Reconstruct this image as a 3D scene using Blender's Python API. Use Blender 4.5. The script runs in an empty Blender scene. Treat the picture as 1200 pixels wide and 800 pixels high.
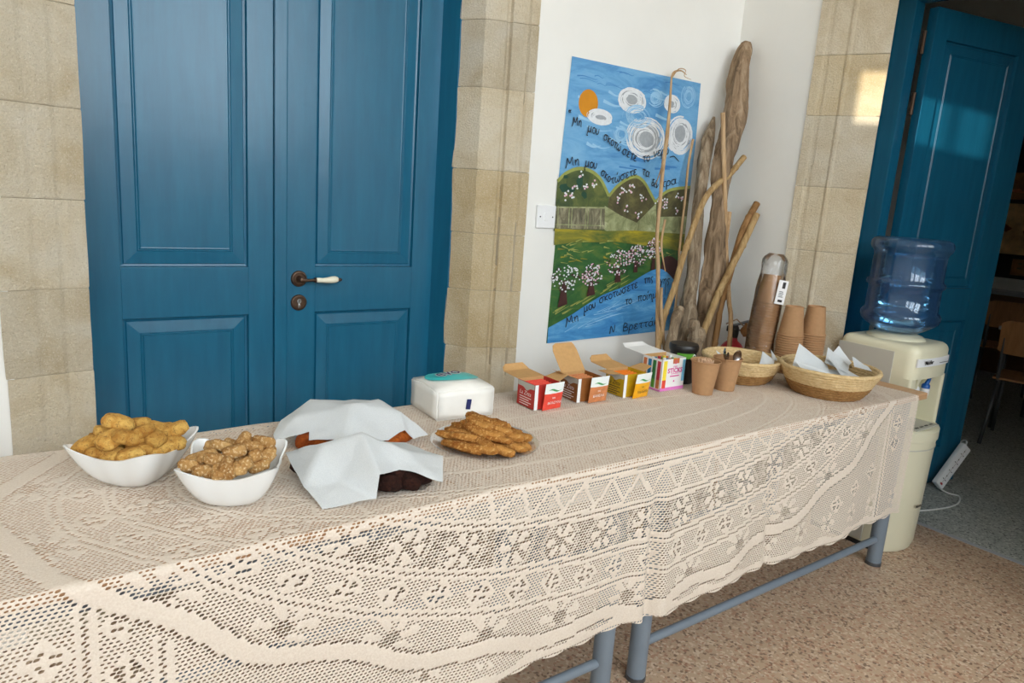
import bpy, bmesh, math, random
import numpy as np
from mathutils import Vector, Matrix, Euler, noise

# ------------------------------------------------------------------ camera
SC = bpy.context.scene
COL = SC.collection
cam_data = bpy.data.cameras.new('camera')
cam_data.sensor_width = 36.0
cam_data.lens = 827.133 / 1200.0 * 36.0
cam_data.clip_start = 0.05
cam = bpy.data.objects.new('camera', cam_data)
COL.objects.link(cam)
PITCH, ROLL, YAW = 0.202905, 0.070332, 0.6367315
_F = Vector((math.sin(YAW) * math.cos(PITCH), math.cos(YAW) * math.cos(PITCH), -math.sin(PITCH)))
_R = Vector((math.cos(YAW), -math.sin(YAW), 0))
_U = _R.cross(_F)
_R2 = math.cos(ROLL) * _R + math.sin(ROLL) * _U
_U2 = -math.sin(ROLL) * _R + math.cos(ROLL) * _U
cam.matrix_world = Matrix(((_R2.x, _U2.x, -_F.x, 0), (_R2.y, _U2.y, -_F.y, 0),
                           (_R2.z, _U2.z, -_F.z, 1.4), (0, 0, 0, 1)))
SC.camera = cam

# ------------------------------------------------------------------ world, sun, daylight
SKY = (0.86, 0.94, 1.0)
GROUND = (1.0, 0.88, 0.74)
SKY_STRENGTH = 11.0
GROUND_STRENGTH = 5.0
SUN_STRENGTH = 6.0
EXPOSURE = -0.13
world = bpy.data.worlds.new('sky')
SC.world = world
world.use_nodes = True
wn = world.node_tree.nodes
wl = world.node_tree.links
wn.clear()
w_out = wn.new('ShaderNodeOutputWorld')
w_tc = wn.new('ShaderNodeTexCoord')
w_sep = wn.new('ShaderNodeSeparateXYZ')
w_map = wn.new('ShaderNodeMapRange')
w_map.inputs['From Min'].default_value = -0.03
w_map.inputs['From Max'].default_value = 0.03
w_bg1 = wn.new('ShaderNodeBackground')
w_bg2 = wn.new('ShaderNodeBackground')
w_mix = wn.new('ShaderNodeMixShader')
w_bg1.inputs['Color'].default_value = (*GROUND, 1)
w_bg1.inputs['Strength'].default_value = GROUND_STRENGTH
w_bg2.inputs['Color'].default_value = (*SKY, 1)
w_bg2.inputs['Strength'].default_value = SKY_STRENGTH
wl.new(w_tc.outputs['Generated'], w_sep.inputs[0])
wl.new(w_sep.outputs['Z'], w_map.inputs['Value'])
wl.new(w_map.outputs[0], w_mix.inputs[0])
wl.new(w_bg1.outputs[0], w_mix.inputs[1])
wl.new(w_bg2.outputs[0], w_mix.inputs[2])
wl.new(w_mix.outputs[0], w_out.inputs[0])

SUN_DIR = Vector((1.0, 0.15, -0.06)).normalized()      # the way the light travels
sun_data = bpy.data.lights.new('sun', 'SUN')
sun_data.energy = SUN_STRENGTH
sun_data.angle = math.radians(0.35)
sun_data.color = (1.0, 0.90, 0.74)
sun = bpy.data.objects.new('sun', sun_data)
COL.objects.link(sun)
sun.location = (-6, -1, 6)
sun.rotation_euler = (-SUN_DIR).to_track_quat('Z', 'Y').to_euler()

# windows in the wall behind the photographer: x0, x1, z0, z1 (daylight portals)
REAR_Y = -2.8
WINDOWS = [(-2.6, -1.0, 1.75, 4.0), (-0.6, 1.0, 1.75, 4.0), (1.3, 2.75, 1.75, 4.0)]
for (x0, x1, z0, z1) in WINDOWS:
    pd = bpy.data.lights.new('window_portal', 'AREA')
    pd.shape = 'RECTANGLE'
    pd.size = x1 - x0
    pd.size_y = z1 - z0
    pd.cycles.is_portal = True
    po = bpy.data.objects.new('window_portal', pd)
    COL.objects.link(po)
    po.location = ((x0 + x1) / 2, REAR_Y - 0.15, (z0 + z1) / 2)
    po.rotation_euler = (math.pi / 2, 0, 0)     # -Z local -> +Y
SC.view_settings.view_transform = 'Standard'
SC.view_settings.look = 'None'
SC.view_settings.exposure = EXPOSURE
SC.view_settings.gamma = 1.0
SC.view_settings.use_curve_mapping = False
SC.cycles.use_denoising = True
SC.cycles.max_bounces = 10
SC.cycles.diffuse_bounces = 6
SC.cycles.transparent_max_bounces = 24
SC.cycles.sample_clamp_indirect = 8.0

# ------------------------------------------------------------------ materials
def srgb(r, g, b):
    def f(c):
        c /= 255.0
        return c / 12.92 if c <= 0.04045 else ((c + 0.055) / 1.055) ** 2.4
    return (f(r), f(g), f(b), 1.0)


MATS = {}


class NT:
    """small node-tree writer"""
    def __init__(self, name):
        self.m = bpy.data.materials.new(name)
        self.m.use_nodes = True
        self.t = self.m.node_tree
        self.n = self.t.nodes
        self.b = self.n['Principled BSDF']
        self.out = self.n['Material Output']
        MATS[name] = self.m

    def node(self, kind, **kw):
        nd = self.n.new(kind)
        for k, v in kw.items():
            if k in nd.inputs:
                nd.inputs[k].default_value = v
            else:
                setattr(nd, k, v)
        return nd

    def link(self, a, b):
        self.t.links.new(a, b)

    def coords(self, kind='Object', scale=(1, 1, 1)):
        tc = self.node('ShaderNodeTexCoord')
        mp = self.node('ShaderNodeMapping')
        mp.inputs['Scale'].default_value = scale
        self.link(tc.outputs[kind], mp.inputs['Vector'])
        return mp.outputs['Vector']

    def geo(self, scale=(1, 1, 1)):
        g = self.node('ShaderNodeNewGeometry')
        mp = self.node('ShaderNodeMapping')
        mp.inputs['Scale'].default_value = scale
        self.link(g.outputs['Position'], mp.inputs['Vector'])
        return mp.outputs['Vector']

    def noise(self, vec, scale, detail=3, rough=0.55, dist=0.0):
        nd = self.node('ShaderNodeTexNoise')
        nd.inputs['Scale'].default_value = scale
        nd.inputs['Detail'].default_value = detail
        nd.inputs['Roughness'].default_value = rough
        nd.inputs['Distortion'].default_value = dist
        self.link(vec, nd.inputs['Vector'])
        return nd.outputs['Fac']

    def ramp(self, fac, stops):
        r = self.node('ShaderNodeValToRGB')
        el = r.color_ramp.elements
        el[0].position, el[0].color = stops[0]
        el[1].position, el[1].color = stops[-1]
        for p, c in stops[1:-1]:
            e = el.new(p)
            e.color = c
        self.link(fac, r.inputs[0])
        return r.outputs[0]

    def mix(self, fac, a, b, mode='MIX'):
        x = self.node('ShaderNodeMix', data_type='RGBA', blend_type=mode)
        if hasattr(fac, 'is_linked'):
            self.link(fac, x.inputs[0])
        else:
            x.inputs[0].default_value = fac
        for s, i in ((a, 6), (b, 7)):
            if hasattr(s, 'is_linked'):
                self.link(s, x.inputs[i])
            else:
                x.inputs[i].default_value = s
        return x.outputs[2]

    def color(self, sock):
        if hasattr(sock, 'is_linked'):
            self.link(sock, self.b.inputs['Base Color'])
        else:
            self.b.inputs['Base Color'].default_value = sock

    def bump(self, fac, strength=0.2, dist=0.002):
        bp = self.node('ShaderNodeBump')
        bp.inputs['Strength'].default_value = strength
        bp.inputs['Distance'].default_value = dist
        self.link(fac, bp.inputs['Height'])
        prev = self.b.inputs['Normal'].links
        if prev:
            self.link(prev[0].from_socket, bp.inputs['Normal'])
        self.link(bp.outputs[0], self.b.inputs['Normal'])

    def set(self, **kw):
        for k, v in kw.items():
            self.b.inputs[k.replace('_', ' ')].default_value = v
        return self


def plain(name, rgb, rough=0.5, var=0.08, scale=30.0, bump=0.0, spec=0.5, metal=0.0):
    """one colour with a little procedural variation"""
    t = NT(name)
    c = srgb(*rgb)
    lo = tuple(x * (1 - var) for x in c[:3]) + (1,)
    hi = tuple(min(1, x * (1 + var)) for x in c[:3]) + (1,)
    v = t.coords()
    f = t.noise(v, scale, 4)
    t.color(t.ramp(f, [(0.3, lo), (0.7, hi)]))
    t.set(Roughness=rough, Metallic=metal)
    t.b.inputs['Specular IOR Level'].default_value = spec
    if bump:
        t.bump(t.noise(v, scale * 4, 4), bump, 0.001)
    return t.m


def m_plaster(name, rgb):
    t = NT(name)
    g = t.geo()
    c = srgb(*rgb)
    t.color(t.ramp(t.noise(g, 2.2, 5), [(0.35, tuple(x * .95 for x in c[:3]) + (1,)), (0.65, c)]))
    t.set(Roughness=0.85)
    t.b.inputs['Specular IOR Level'].default_value = 0.2
    t.bump(t.noise(g, 9, 6, 0.6), 0.35, 0.004)
    t.bump(t.noise(g, 160, 2), 0.15, 0.0006)


m_plaster('plaster', (236, 236, 232))
m_plaster('ceiling_paint', (236, 234, 228))


def m_stone(name, a, b, c):
    t = NT(name)
    g = t.geo()
    oi = t.node('ShaderNodeObjectInfo')
    base = t.ramp(t.noise(g, 5.5, 6, 0.62, 0.6), [(0.3, srgb(*a)), (0.52, srgb(*b)), (0.72, srgb(*c))])
    hue = t.ramp(oi.outputs['Random'], [(0.0, srgb(238, 226, 200)), (0.5, srgb(255, 252, 246)), (1.0, srgb(238, 236, 232))])
    col = t.mix(1.0, base, hue, 'MULTIPLY')
    grain = t.noise(g, 240, 3, 0.75)
    col = t.mix(t.ramp(grain, [(0.56, (0, 0, 0, 1)), (0.72, (.55, .55, .55, 1))]), col, srgb(140, 122, 96))
    col = t.mix(t.ramp(t.noise(g, 210, 3, 0.75), [(0.55, (0, 0, 0, 1)), (0.70, (.6, .6, .6, 1))]), col, srgb(240, 232, 214))
    t.color(col)
    t.set(Roughness=0.9)
    t.b.inputs['Specular IOR Level'].default_value = 0.15
    t.bump(t.noise(g, 130, 4, 0.75), 1.0, 0.009)
    t.bump(t.noise(g, 14, 4), 0.5, 0.006)


m_stone('limestone', (206, 191, 162), (221, 211, 190), (228, 222, 208))
plain('mortar', (176, 164, 142), 0.95, 0.1, 60, 0.3, 0.1)


def m_paint():
    t = NT('blue_gloss_paint')
    v = t.coords('Object', (1, 1, 0.12))
    f = t.noise(v, 26, 5, 0.6)
    g = t.geo()
    col = t.ramp(f, [(0.3, srgb(18, 90, 122)), (0.7, srgb(23, 101, 133))])
    t.color(col)
    t.set(Roughness=0.27)
    t.bump(t.noise(v, 60, 4), 0.12, 0.0012)
    t.bump(t.noise(g, 7, 3), 0.25, 0.004)
    vo = t.node('ShaderNodeTexVoronoi')
    vo.inputs['Scale'].default_value = 9.0
    t.link(g, vo.inputs['Vector'])
    t.bump(t.ramp(vo.outputs['Distance'], [(0.0, (0, 0, 0, 1)), (0.06, (1, 1, 1, 1))]), 0.25, 0.0012)


m_paint()


def m_terrazzo(name, base, dark, light, chip):
    t = NT(name)
    g = t.geo()
    vo = t.node('ShaderNodeTexVoronoi')
    vo.inputs['Scale'].default_value = 120.0
    t.link(g, vo.inputs['Vector'])
    sep = t.node('ShaderNodeSeparateColor')
    t.link(vo.outputs['Color'], sep.inputs[0])
    b = t.ramp(t.noise(g, 3.0, 4), [(0.3, srgb(*[x * .95 for x in base])), (0.7, srgb(*base))])
    col = t.mix(t.ramp(sep.outputs[0], [(0.80, (0, 0, 0, 1)), (0.86, (.75, .75, .75, 1))]), b, srgb(*dark))
    col = t.mix(t.ramp(sep.outputs[1], [(0.76, (0, 0, 0, 1)), (0.82, (.6, .6, .6, 1))]), col, srgb(*light))
    col = t.mix(t.ramp(sep.outputs[2], [(0.80, (0, 0, 0, 1)), (0.86, (.6, .6, .6, 1))]), col, srgb(*chip))
    t.color(col)
    t.set(Roughness=0.42)
    t.b.inputs['Specular IOR Level'].default_value = 0.35


m_terrazzo('terrazzo_pink', (198, 172, 146), (110, 84, 68), (226, 208, 186), (176, 128, 104))
m_terrazzo('terrazzo_grey', (178, 182, 176), (84, 88, 86), (220, 222, 216), (140, 146, 142))


def m_wood(name, a, b, scale=(1, 14, 14), rough=0.5, n=7):
    t = NT(name)
    v = t.coords('Object', scale)
    t.color(t.ramp(t.noise(v, n, 5, 0.6, 0.8), [(0.3, srgb(*a)), (0.7, srgb(*b))]))
    t.set(Roughness=rough)
    t.bump(t.noise(v, n * 3, 4), 0.2, 0.001)


m_wood('table_wood', (186, 144, 104), (202, 162, 122))
m_wood('chair_wood', (150, 104, 62), (176, 126, 78), (6, 6, 1))
m_wood('shelf_wood', (96, 66, 44), (120, 84, 56))


def m_drift(name, a, b, c, stretch=0.10):
    t = NT(name)
    v = t.coords('Object', (1, 1, stretch))
    f = t.noise(v, 42, 6, 0.65, 0.7)
    t.color(t.ramp(f, [(0.3, srgb(*a)), (0.5, srgb(*b)), (0.72, srgb(*c))]))
    t.set(Roughness=0.85)
    t.b.inputs['Specular IOR Level'].default_value = 0.2
    t.bump(f, 0.9, 0.008)
    t.bump(t.noise(v, 130, 4), 0.5, 0.002)


m_drift('driftwood', (86, 70, 54), (144, 121, 96), (180, 158, 132))
m_drift('driftwood_grey', (84, 70, 56), (140, 122, 100), (182, 166, 142))
m_drift('bamboo', (134, 106, 70), (174, 144, 100), (198, 172, 128), 0.04)
m_drift('bamboo_orange', (112, 80, 48), (148, 112, 72), (172, 134, 92), 0.04)
m_drift('reed', (146, 116, 82), (188, 156, 118), (210, 182, 146), 0.04)

plain('steel_paint', (120, 132, 144), 0.4, 0.05, 12)
plain('cream_plastic', (222, 218, 192), 0.38, 0.02, 6)
plain('grey_panel', (190, 188, 178), 0.5, 0.02, 6)
plain('white_plastic', (236, 238, 240), 0.4, 0.02, 8)
plain('black_plastic', (26, 24, 24), 0.4, 0.1, 20)
plain('blue_plastic', (24, 92, 170), 0.35, 0.05, 20)
plain('red_paint', (176, 30, 44), 0.35, 0.05, 12)
plain('bronze', (86, 66, 52), 0.42, 0.25, 180, 0.3, 0.5, 0.7)
plain('chrome', (200, 200, 205), 0.18, 0.02, 20, 0, 0.5, 1.0)
plain('porcelain', (238, 240, 240), 0.16, 0.01, 6)
plain('porcelain_ivory', (232, 228, 206), 0.2, 0.02, 6)
plain('kraft', (178, 138, 100), 0.75, 0.05, 90, 0.12, 0.2)
plain('kraft_inside', (198, 156, 104), 0.8, 0.05, 90, 0.1, 0.2)
plain('card_white', (240, 240, 240), 0.6, 0.02, 20)
plain('print_red', (188, 50, 42), 0.5, 0.10, 60)
plain('print_brown', (140, 84, 34), 0.5, 0.12, 60)
plain('print_yellow', (196, 158, 14), 0.5, 0.10, 60)
plain('print_orange', (236, 128, 30), 0.5, 0.10, 60)
plain('sachet_red', (232, 78, 62), 0.35, 0.12, 50)
plain('sachet_brown', (206, 132, 84), 0.35, 0.2, 50)
plain('sachet_yellow', (246, 176, 26), 0.35, 0.12, 50)
plain('sachet_white', (238, 244, 242), 0.3, 0.02, 40)
plain('ink_dark', (40, 34, 34), 0.6, 0.1, 60)
plain('ink_white', (246, 240, 236), 0.6, 0.02, 60)
plain('ink_green', (70, 160, 90), 0.5, 0.1, 60)
plain('ink_pink', (214, 60, 150), 0.5, 0.05, 60)
plain('band_pink', (226, 130, 200), 0.5, 0.05, 60)
plain('ink_navy', (22, 34, 96), 0.5, 0.05, 60)
plain('ink_teal', (70, 196, 196), 0.35, 0.05, 60)
plain('stick_blue', (40, 120, 170), 0.4, 0.1, 60)
plain('stick_green', (60, 130, 70), 0.4, 0.1, 60)
plain('stick_red', (190, 56, 74), 0.4, 0.1, 60)
plain('stick_yellow', (246, 222, 70), 0.4, 0.1, 60)
plain('stick_orange', (206, 120, 70), 0.4, 0.1, 60)
plain('stick_sky', (120, 190, 224), 0.4, 0.1, 60)
plain('tub_green', (92, 160, 50), 0.4, 0.05, 60)
plain('stirrer_wood', (226, 190, 156), 0.7, 0.06, 50)
plain('cable_white', (226, 228, 226), 0.45, 0.02, 20)
plain('grey_laminate', (176, 180, 186), 0.4, 0.03, 14)
plain('dark_metal', (96, 98, 102), 0.4, 0.05, 20, 0, 0.5, 0.6)
plain('dry_leaf', (128, 84, 36), 0.6, 0.25, 60, 0.3)
plain('window_paint', (40, 84, 110), 0.4, 0.05, 10)
plain('board_black', (30, 28, 28), 0.7, 0.1, 10)


def m_paper():
    t = NT('baking_paper')
    v = t.coords()
    f = t.noise(v, 900, 2)
    t.color(t.ramp(f, [(0.35, srgb(204, 210, 214)), (0.65, srgb(228, 232, 234))]))
    t.set(Roughness=0.6)
    t.b.inputs['Transmission Weight'].default_value = 0.0
    t.bump(t.noise(v, 28, 4), 0.35, 0.006)
    tr = t.node('ShaderNodeBsdfTranslucent')
    tr.inputs['Color'].default_value = srgb(226, 228, 226)
    mx = t.node('ShaderNodeMixShader')
    mx.inputs[0].default_value = 0.12
    t.link(t.b.outputs[0], mx.inputs[1])
    t.link(tr.outputs[0], mx.inputs[2])
    t.link(mx.outputs[0], t.out.inputs[0])


m_paper()


def m_lace():
    t = NT('lace_cotton')
    g = t.geo()
    t.color(t.ramp(t.noise(g, 240, 3), [(0.3, srgb(228, 214, 198)), (0.7, srgb(243, 232, 218))]))
    t.set(Roughness=0.9)
    t.b.inputs['Specular IOR Level'].default_value = 0.1
    t.bump(t.noise(g, 420, 2), 0.5, 0.001)
    tr = t.node('ShaderNodeBsdfTranslucent')
    tr.inputs['Color'].default_value = srgb(232, 212, 190)
    mx = t.node('ShaderNodeMixShader')
    mx.inputs[0].default_value = 0.15
    t.link(t.b.outputs[0], mx.inputs[1])
    t.link(tr.outputs[0], mx.inputs[2])
    t.link(mx.outputs[0], t.out.inputs[0])


m_lace()


def m_biscuit(name, a, b, speck):
    t = NT(name)
    v = t.coords()
    oi = t.node('ShaderNodeObjectInfo')
    base = t.ramp(t.noise(v, 55, 5, 0.7), [(0.36, srgb(*a)), (0.60, srgb(*b))])
    tint = t.ramp(oi.outputs['Random'], [(0, (0.66, 0.56, 0.46, 1)), (0.6, (1, 0.98, 0.94, 1)), (1, (1, 1, 1, 1))])
    col = t.mix(1.0, base, tint, 'MULTIPLY')
    col = t.mix(t.ramp(t.noise(v, 200, 3), [(0.55, (0, 0, 0, 1)), (0.66, (.8, .8, .8, 1))]), col, srgb(*speck))
    t.color(col)
    t.set(Roughness=0.8)
    t.b.inputs['Specular IOR Level'].default_value = 0.2
    t.bump(t.noise(v, 170, 4, 0.75), 1.0, 0.006)


m_biscuit('biscuit_gold', (198, 142, 66), (232, 190, 106), (150, 98, 50))
m_biscuit('biscuit_sesame', (172, 124, 70), (218, 176, 116), (242, 220, 176))
m_biscuit('cookie_ridged', (166, 102, 42), (212, 154, 82), (232, 184, 114))
m_biscuit('brownie', (42, 22, 18), (66, 36, 28), (26, 14, 12))
m_biscuit('pastry', (160, 76, 26), (204, 110, 44), (120, 50, 18))


def m_straw():
    t = NT('straw_pale')
    t.color(t.ramp(t.noise(t.coords('Object', (1, 1, 5)), 60, 4), [(0.3, srgb(196, 164, 112)), (0.7, srgb(228, 204, 158))]))
    t.set(Roughness=0.8)
    t.bump(t.noise(t.coords(), 160, 3), 0.7, 0.003)
    t = NT('straw_brown')
    t.color(t.ramp(t.noise(t.coords('Object', (1, 1, 5)), 60, 4), [(0.3, srgb(128, 88, 44)), (0.7, srgb(176, 134, 80))]))
    t.set(Roughness=0.8)
    t.bump(t.noise(t.coords(), 160, 3), 0.7, 0.003)


m_straw()


def m_clear(name, tint, gloss=0.12, rough=0.05, wrinkle=0.0, skin=1.0):
    """thin clear plastic: see-through film with a glossy skin"""
    t = NT(name)
    t.n.remove(t.b)
    tr = t.node('ShaderNodeBsdfTransparent')
    tr.inputs['Color'].default_value = tint
    gl = t.node('ShaderNodeBsdfGlossy')
    gl.inputs['Roughness'].default_value = rough
    gl.inputs['Color'].default_value = (1, 1, 1, 1)
    fr = t.node('ShaderNodeFresnel')
    fr.inputs['IOR'].default_value = 1.45
    ad = t.node('ShaderNodeMath', operation='ADD')
    ad.inputs[1].default_value = gloss
    ml = t.node('ShaderNodeMath', operation='MULTIPLY')
    ml.inputs[1].default_value = skin
    t.link(fr.outputs[0], ml.inputs[0])
    t.link(ml.outputs[0], ad.inputs[0])
    if wrinkle:
        bp = t.node('ShaderNodeBump')
        bp.inputs['Strength'].default_value = wrinkle
        bp.inputs['Distance'].default_value = 0.01
        t.link(t.noise(t.coords(), 26, 4, 0.6, 1.0), bp.inputs['Height'])
        t.link(bp.outputs[0], gl.inputs['Normal'])
        t.link(bp.outputs[0], fr.inputs['Normal'])
    mx = t.node('ShaderNodeMixShader')
    t.link(ad.outputs[0], mx.inputs[0])
    t.link(tr.outputs[0], mx.inputs[1])
    t.link(gl.outputs[0], mx.inputs[2])
    t.link(mx.outputs[0], t.out.inputs[0])


m_clear('clear_plastic', (0.95, 0.955, 0.96, 1), 0.0, 0.15, 0.0, 0.4)
m_clear('clear_sleeve', (0.95, 0.95, 0.95, 1), 0.02, 0.16, 0.35)
def m_tinted(name, tint, body, gloss=0.04, rough=0.08, cloudy=0.2):
    """tinted clear plastic with a faint cloudy body"""
    m_clear(name, tint, gloss, rough)
    t = MATS[name].node_tree
    out = t.nodes['Material Output']
    src = out.inputs[0].links[0].from_socket
    df = t.nodes.new('ShaderNodeBsdfDiffuse')
    df.inputs['Color'].default_value = body
    tl = t.nodes.new('ShaderNodeBsdfTranslucent')
    tl.inputs['Color'].default_value = body
    m1 = t.nodes.new('ShaderNodeMixShader')
    t.links.new(df.outputs[0], m1.inputs[1])
    t.links.new(tl.outputs[0], m1.inputs[2])
    m2 = t.nodes.new('ShaderNodeMixShader')
    m2.inputs[0].default_value = cloudy
    t.links.new(src, m2.inputs[1])
    t.links.new(m1.outputs[0], m2.inputs[2])
    t.links.new(m2.outputs[0], out.inputs[0])


m_tinted('bottle_blue', (0.60, 0.80, 0.93, 1), srgb(100, 155, 205), 0.02, 0.10, 0.15)
m_tinted('bottle_water', (0.72, 0.88, 0.97, 1), srgb(40, 110, 180), 0.0, 0.05, 0.06)


# ------------------------------------------------------------------ mesh helpers
class MB:
    """collects shapes, then links them as ONE mesh object"""
    def __init__(self):
        self.v = []
        self.f = []
        self.mi = []
        self.cur = 0

    def add(self, verts, faces, mi=None):
        o = len(self.v)
        self.v.extend([tuple(p) for p in verts])
        self.f.extend([tuple(i + o for i in fc) for fc in faces])
        self.mi.extend([self.cur if mi is None else mi] * len(faces))
        return self

    def box(self, a, b, mat=None, bev=0.0):
        x0, y0, z0 = a
        x1, y1, z1 = b
        if bev > 0:
            bm = bmesh.new()
            bmesh.ops.create_cube(bm, size=1)
            for v in bm.verts:
                v.co = Vector(((x0 + x1) / 2 + v.co.x * (x1 - x0), (y0 + y1) / 2 + v.co.y * (y1 - y0), (z0 + z1) / 2 + v.co.z * (z1 - z0)))
            bmesh.ops.bevel(bm, geom=bm.edges[:], offset=bev, segments=2, affect='EDGES', profile=0.6)
            vs = [v.co.copy() for v in bm.verts]
            bm.verts.index_update()
            fs = [[v.index for v in f.verts] for f in bm.faces]
            bm.free()
        else:
            vs = [Vector(p) for p in ((x0, y0, z0), (x1, y0, z0), (x1, y1, z0), (x0, y1, z0), (x0, y0, z1), (x1, y0, z1), (x1, y1, z1), (x0, y1, z1))]
            fs = [(0, 3, 2, 1), (4, 5, 6, 7), (0, 1, 5, 4), (1, 2, 6, 5), (2, 3, 7, 6), (3, 0, 4, 7)]
        if mat is not None:
            vs = [mat @ p for p in vs]
        return self.add(vs, fs)

    def prism(self, poly, z0, z1):
        n = len(poly)
        vs = [(x, y, z0) for x, y in poly] + [(x, y, z1) for x, y in poly]
        fs = [tuple(range(n - 1, -1, -1)), tuple(range(n, 2 * n))]
        fs += [(i, (i + 1) % n, n + (i + 1) % n, n + i) for i in range(n)]
        return self.add(vs, fs)

    def lathe(self, prof, seg=32, c=(0, 0, 0), mat=None, ang=None, cap=False):
        """prof: (r, z) list; full turn round z"""
        vs, fs = [], []
        n = len(prof)
        for i in range(seg):
            a = 2 * math.pi * i / seg
            for r, z in prof:
                p = Vector((c[0] + r * math.cos(a), c[1] + r * math.sin(a), c[2] + z))
                vs.append(mat @ p if mat is not None else p)
        for i in range(seg):
            j = (i + 1) % seg
            for k in range(n - 1):
                fs.append((i * n + k, j * n + k, j * n + k + 1, i * n + k + 1))
        if cap:
            fs.append(tuple(i * n for i in range(seg))[::-1])
            fs.append(tuple(i * n + n - 1 for i in range(seg)))
        return self.add(vs, fs)

    def tube(self, pts, rad, seg=10, closed_ends=True):
        pts = [Vector(p) for p in pts]
        n = len(pts)
        if not isinstance(rad, (list, tuple)):
            rad = [rad] * n
        rad = [float(q) for q in rad]
        vs, fs = [], []
        up = Vector((0.31, 0.2, 0.93)).normalized()
        t0 = (pts[1] - pts[0]).normalized()
        if abs(t0.dot(up)) > 0.95:
            up = Vector((1, 0, 0))
        nrm = (up - t0 * up.dot(t0)).normalized()
        for i in range(n):
            if i == 0:
                t = pts[1] - pts[0]
            elif i == n - 1:
                t = pts[-1] - pts[-2]
            else:
                t = pts[i + 1] - pts[i - 1]
            t.normalize()
            nrm = (nrm - t * nrm.dot(t)).normalized()
            bn = t.cross(nrm)
            for k in range(seg):
                a = 2 * math.pi * k / seg
                vs.append(pts[i] + rad[i] * (math.cos(a) * nrm + math.sin(a) * bn))
        for i in range(n - 1):
            for k in range(seg):
                k2 = (k + 1) % seg
                fs.append((i * seg + k, i * seg + k2, (i + 1) * seg + k2, (i + 1) * seg + k))
        if closed_ends:
            fs.append(tuple(range(seg))[::-1])
            fs.append(tuple((n - 1) * seg + k for k in range(seg)))
        return self.add(vs, fs)

    def mesh(self, name, mats, smooth=False):
        me = bpy.data.meshes.new(name)
        me.from_pydata(self.v, [], self.f)
        if isinstance(mats, str):
            mats = [mats]
        for m in mats:
            me.materials.append(MATS[m])
        if len(mats) > 1:
            me.polygons.foreach_set('material_index', self.mi)
        if smooth:
            me.polygons.foreach_set('use_smooth', [True] * len(me.polygons))
            if smooth != 'all':
                me.set_sharp_from_angle(angle=math.radians(smooth if smooth is not True else 40))
        me.update()
        return me

    def build(self, name, mats, parent=None, smooth=False, loc=(0, 0, 0)):
        o = bpy.data.objects.new(name, self.mesh(name, mats, smooth))
        COL.objects.link(o)
        o.location = loc
        if parent is not None:
            o.parent = parent
        return o


def fix_normals(o):
    bm = bmesh.new()
    bm.from_mesh(o.data)
    bmesh.ops.recalc_face_normals(bm, faces=bm.faces[:])
    bm.to_mesh(o.data)
    bm.free()
    return o


def tag(o, label, cat, group=None, kind=None):
    o['label'] = label
    o['category'] = cat
    if group:
        o['group'] = group
    if kind:
        o['kind'] = kind
    return o


def thing(name, loc, label, cat, group=None, kind=None, rot=(0, 0, 0)):
    o = bpy.data.objects.new(name, None)
    o.empty_display_size = 0.05
    COL.objects.link(o)
    o.location = loc
    o.rotation_euler = rot
    return tag(o, label, cat, group, kind)


def inst(me, name, parent=None, loc=(0, 0, 0), rot=(0, 0, 0), scale=(1, 1, 1)):
    o = bpy.data.objects.new(name, me)
    COL.objects.link(o)
    o.location = loc
    o.rotation_euler = rot
    o.scale = scale
    if parent is not None:
        o.parent = parent
    return o


def text_mesh(body, size, extrude=0.0, align='LEFT', shear=0.0, bold=0.0):
    cu = bpy.data.curves.new('lettering', 'FONT')
    cu.body = body
    cu.size = size
    cu.extrude = extrude
    cu.align_x = align
    cu.align_y = 'CENTER'
    cu.shear = shear
    cu.offset = bold
    cu.resolution_u = 2
    ob = bpy.data.objects.new('lettering', cu)
    COL.objects.link(ob)
    dg = bpy.context.evaluated_depsgraph_get()
    me = bpy.data.meshes.new_from_object(ob.evaluated_get(dg))
    bpy.data.objects.remove(ob)
    bpy.data.curves.remove(cu)
    return me


def text_part(body, size, mat, parent, loc, rot, name='lettering', **kw):
    me = text_mesh(body, size, **kw)
    me.materials.clear()
    me.materials.append(MATS[mat])
    return inst(me, name, parent, loc, rot)


FACE_FRONT = (math.pi / 2, 0, 0)                      # text facing -Y
FACE_LEFT = (math.pi / 2, 0, -math.pi / 2)            # text facing -X
RNG = random.Random(7)

# ================================================================== the setting
WY = 2.30          # plastered wall with the blue double door and the painted sheet
WX = 2.92          # plastered wall on the right
H = 4.2

# floor: slab, then each terrazzo tile in view as its own piece
fl = tag(MB().box((-3.3, -3.1, -0.12), (3.5, 2.75, -0.004)).build('floor', 'terrazzo_pink'),
         'pinkish beige terrazzo floor of square tiles', 'floor', kind='structure')
tile = MB().box((-0.1992, -0.1992, -0.01), (0.1992, 0.1992, 0.0), bev=0.0012).mesh('floor_tile', 'terrazzo_pink')
tile_g = MB().box((-0.1992, -0.1992, -0.01), (0.1992, 0.1992, 0.0), bev=0.0012).mesh('floor_tile', 'terrazzo_grey')
for i in range(8):
    for j in range(9):
        inst(tile, 'floor_tile', fl, (3.3 - 0.4 * i, 2.08 - 0.4 * j, 0))
fl2 = tag(MB().box((3.5, -1.2, -0.12), (8.2, 4.2, -0.004)).build('floor_next_room', 'terrazzo_grey'),
          'grey speckled terrazzo floor beyond the open door', 'floor', kind='structure')
for i in range(6):
    for j in range(6):
        inst(tile_g, 'floor_tile', fl2, (3.72 + 0.4 * i, 2.48 - 0.4 * j, 0))
sill = MB().box((3.485, -0.2, -0.02), (3.515, 1.86, 0.001)).build('threshold_strip', 'grey_laminate', fl)

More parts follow.
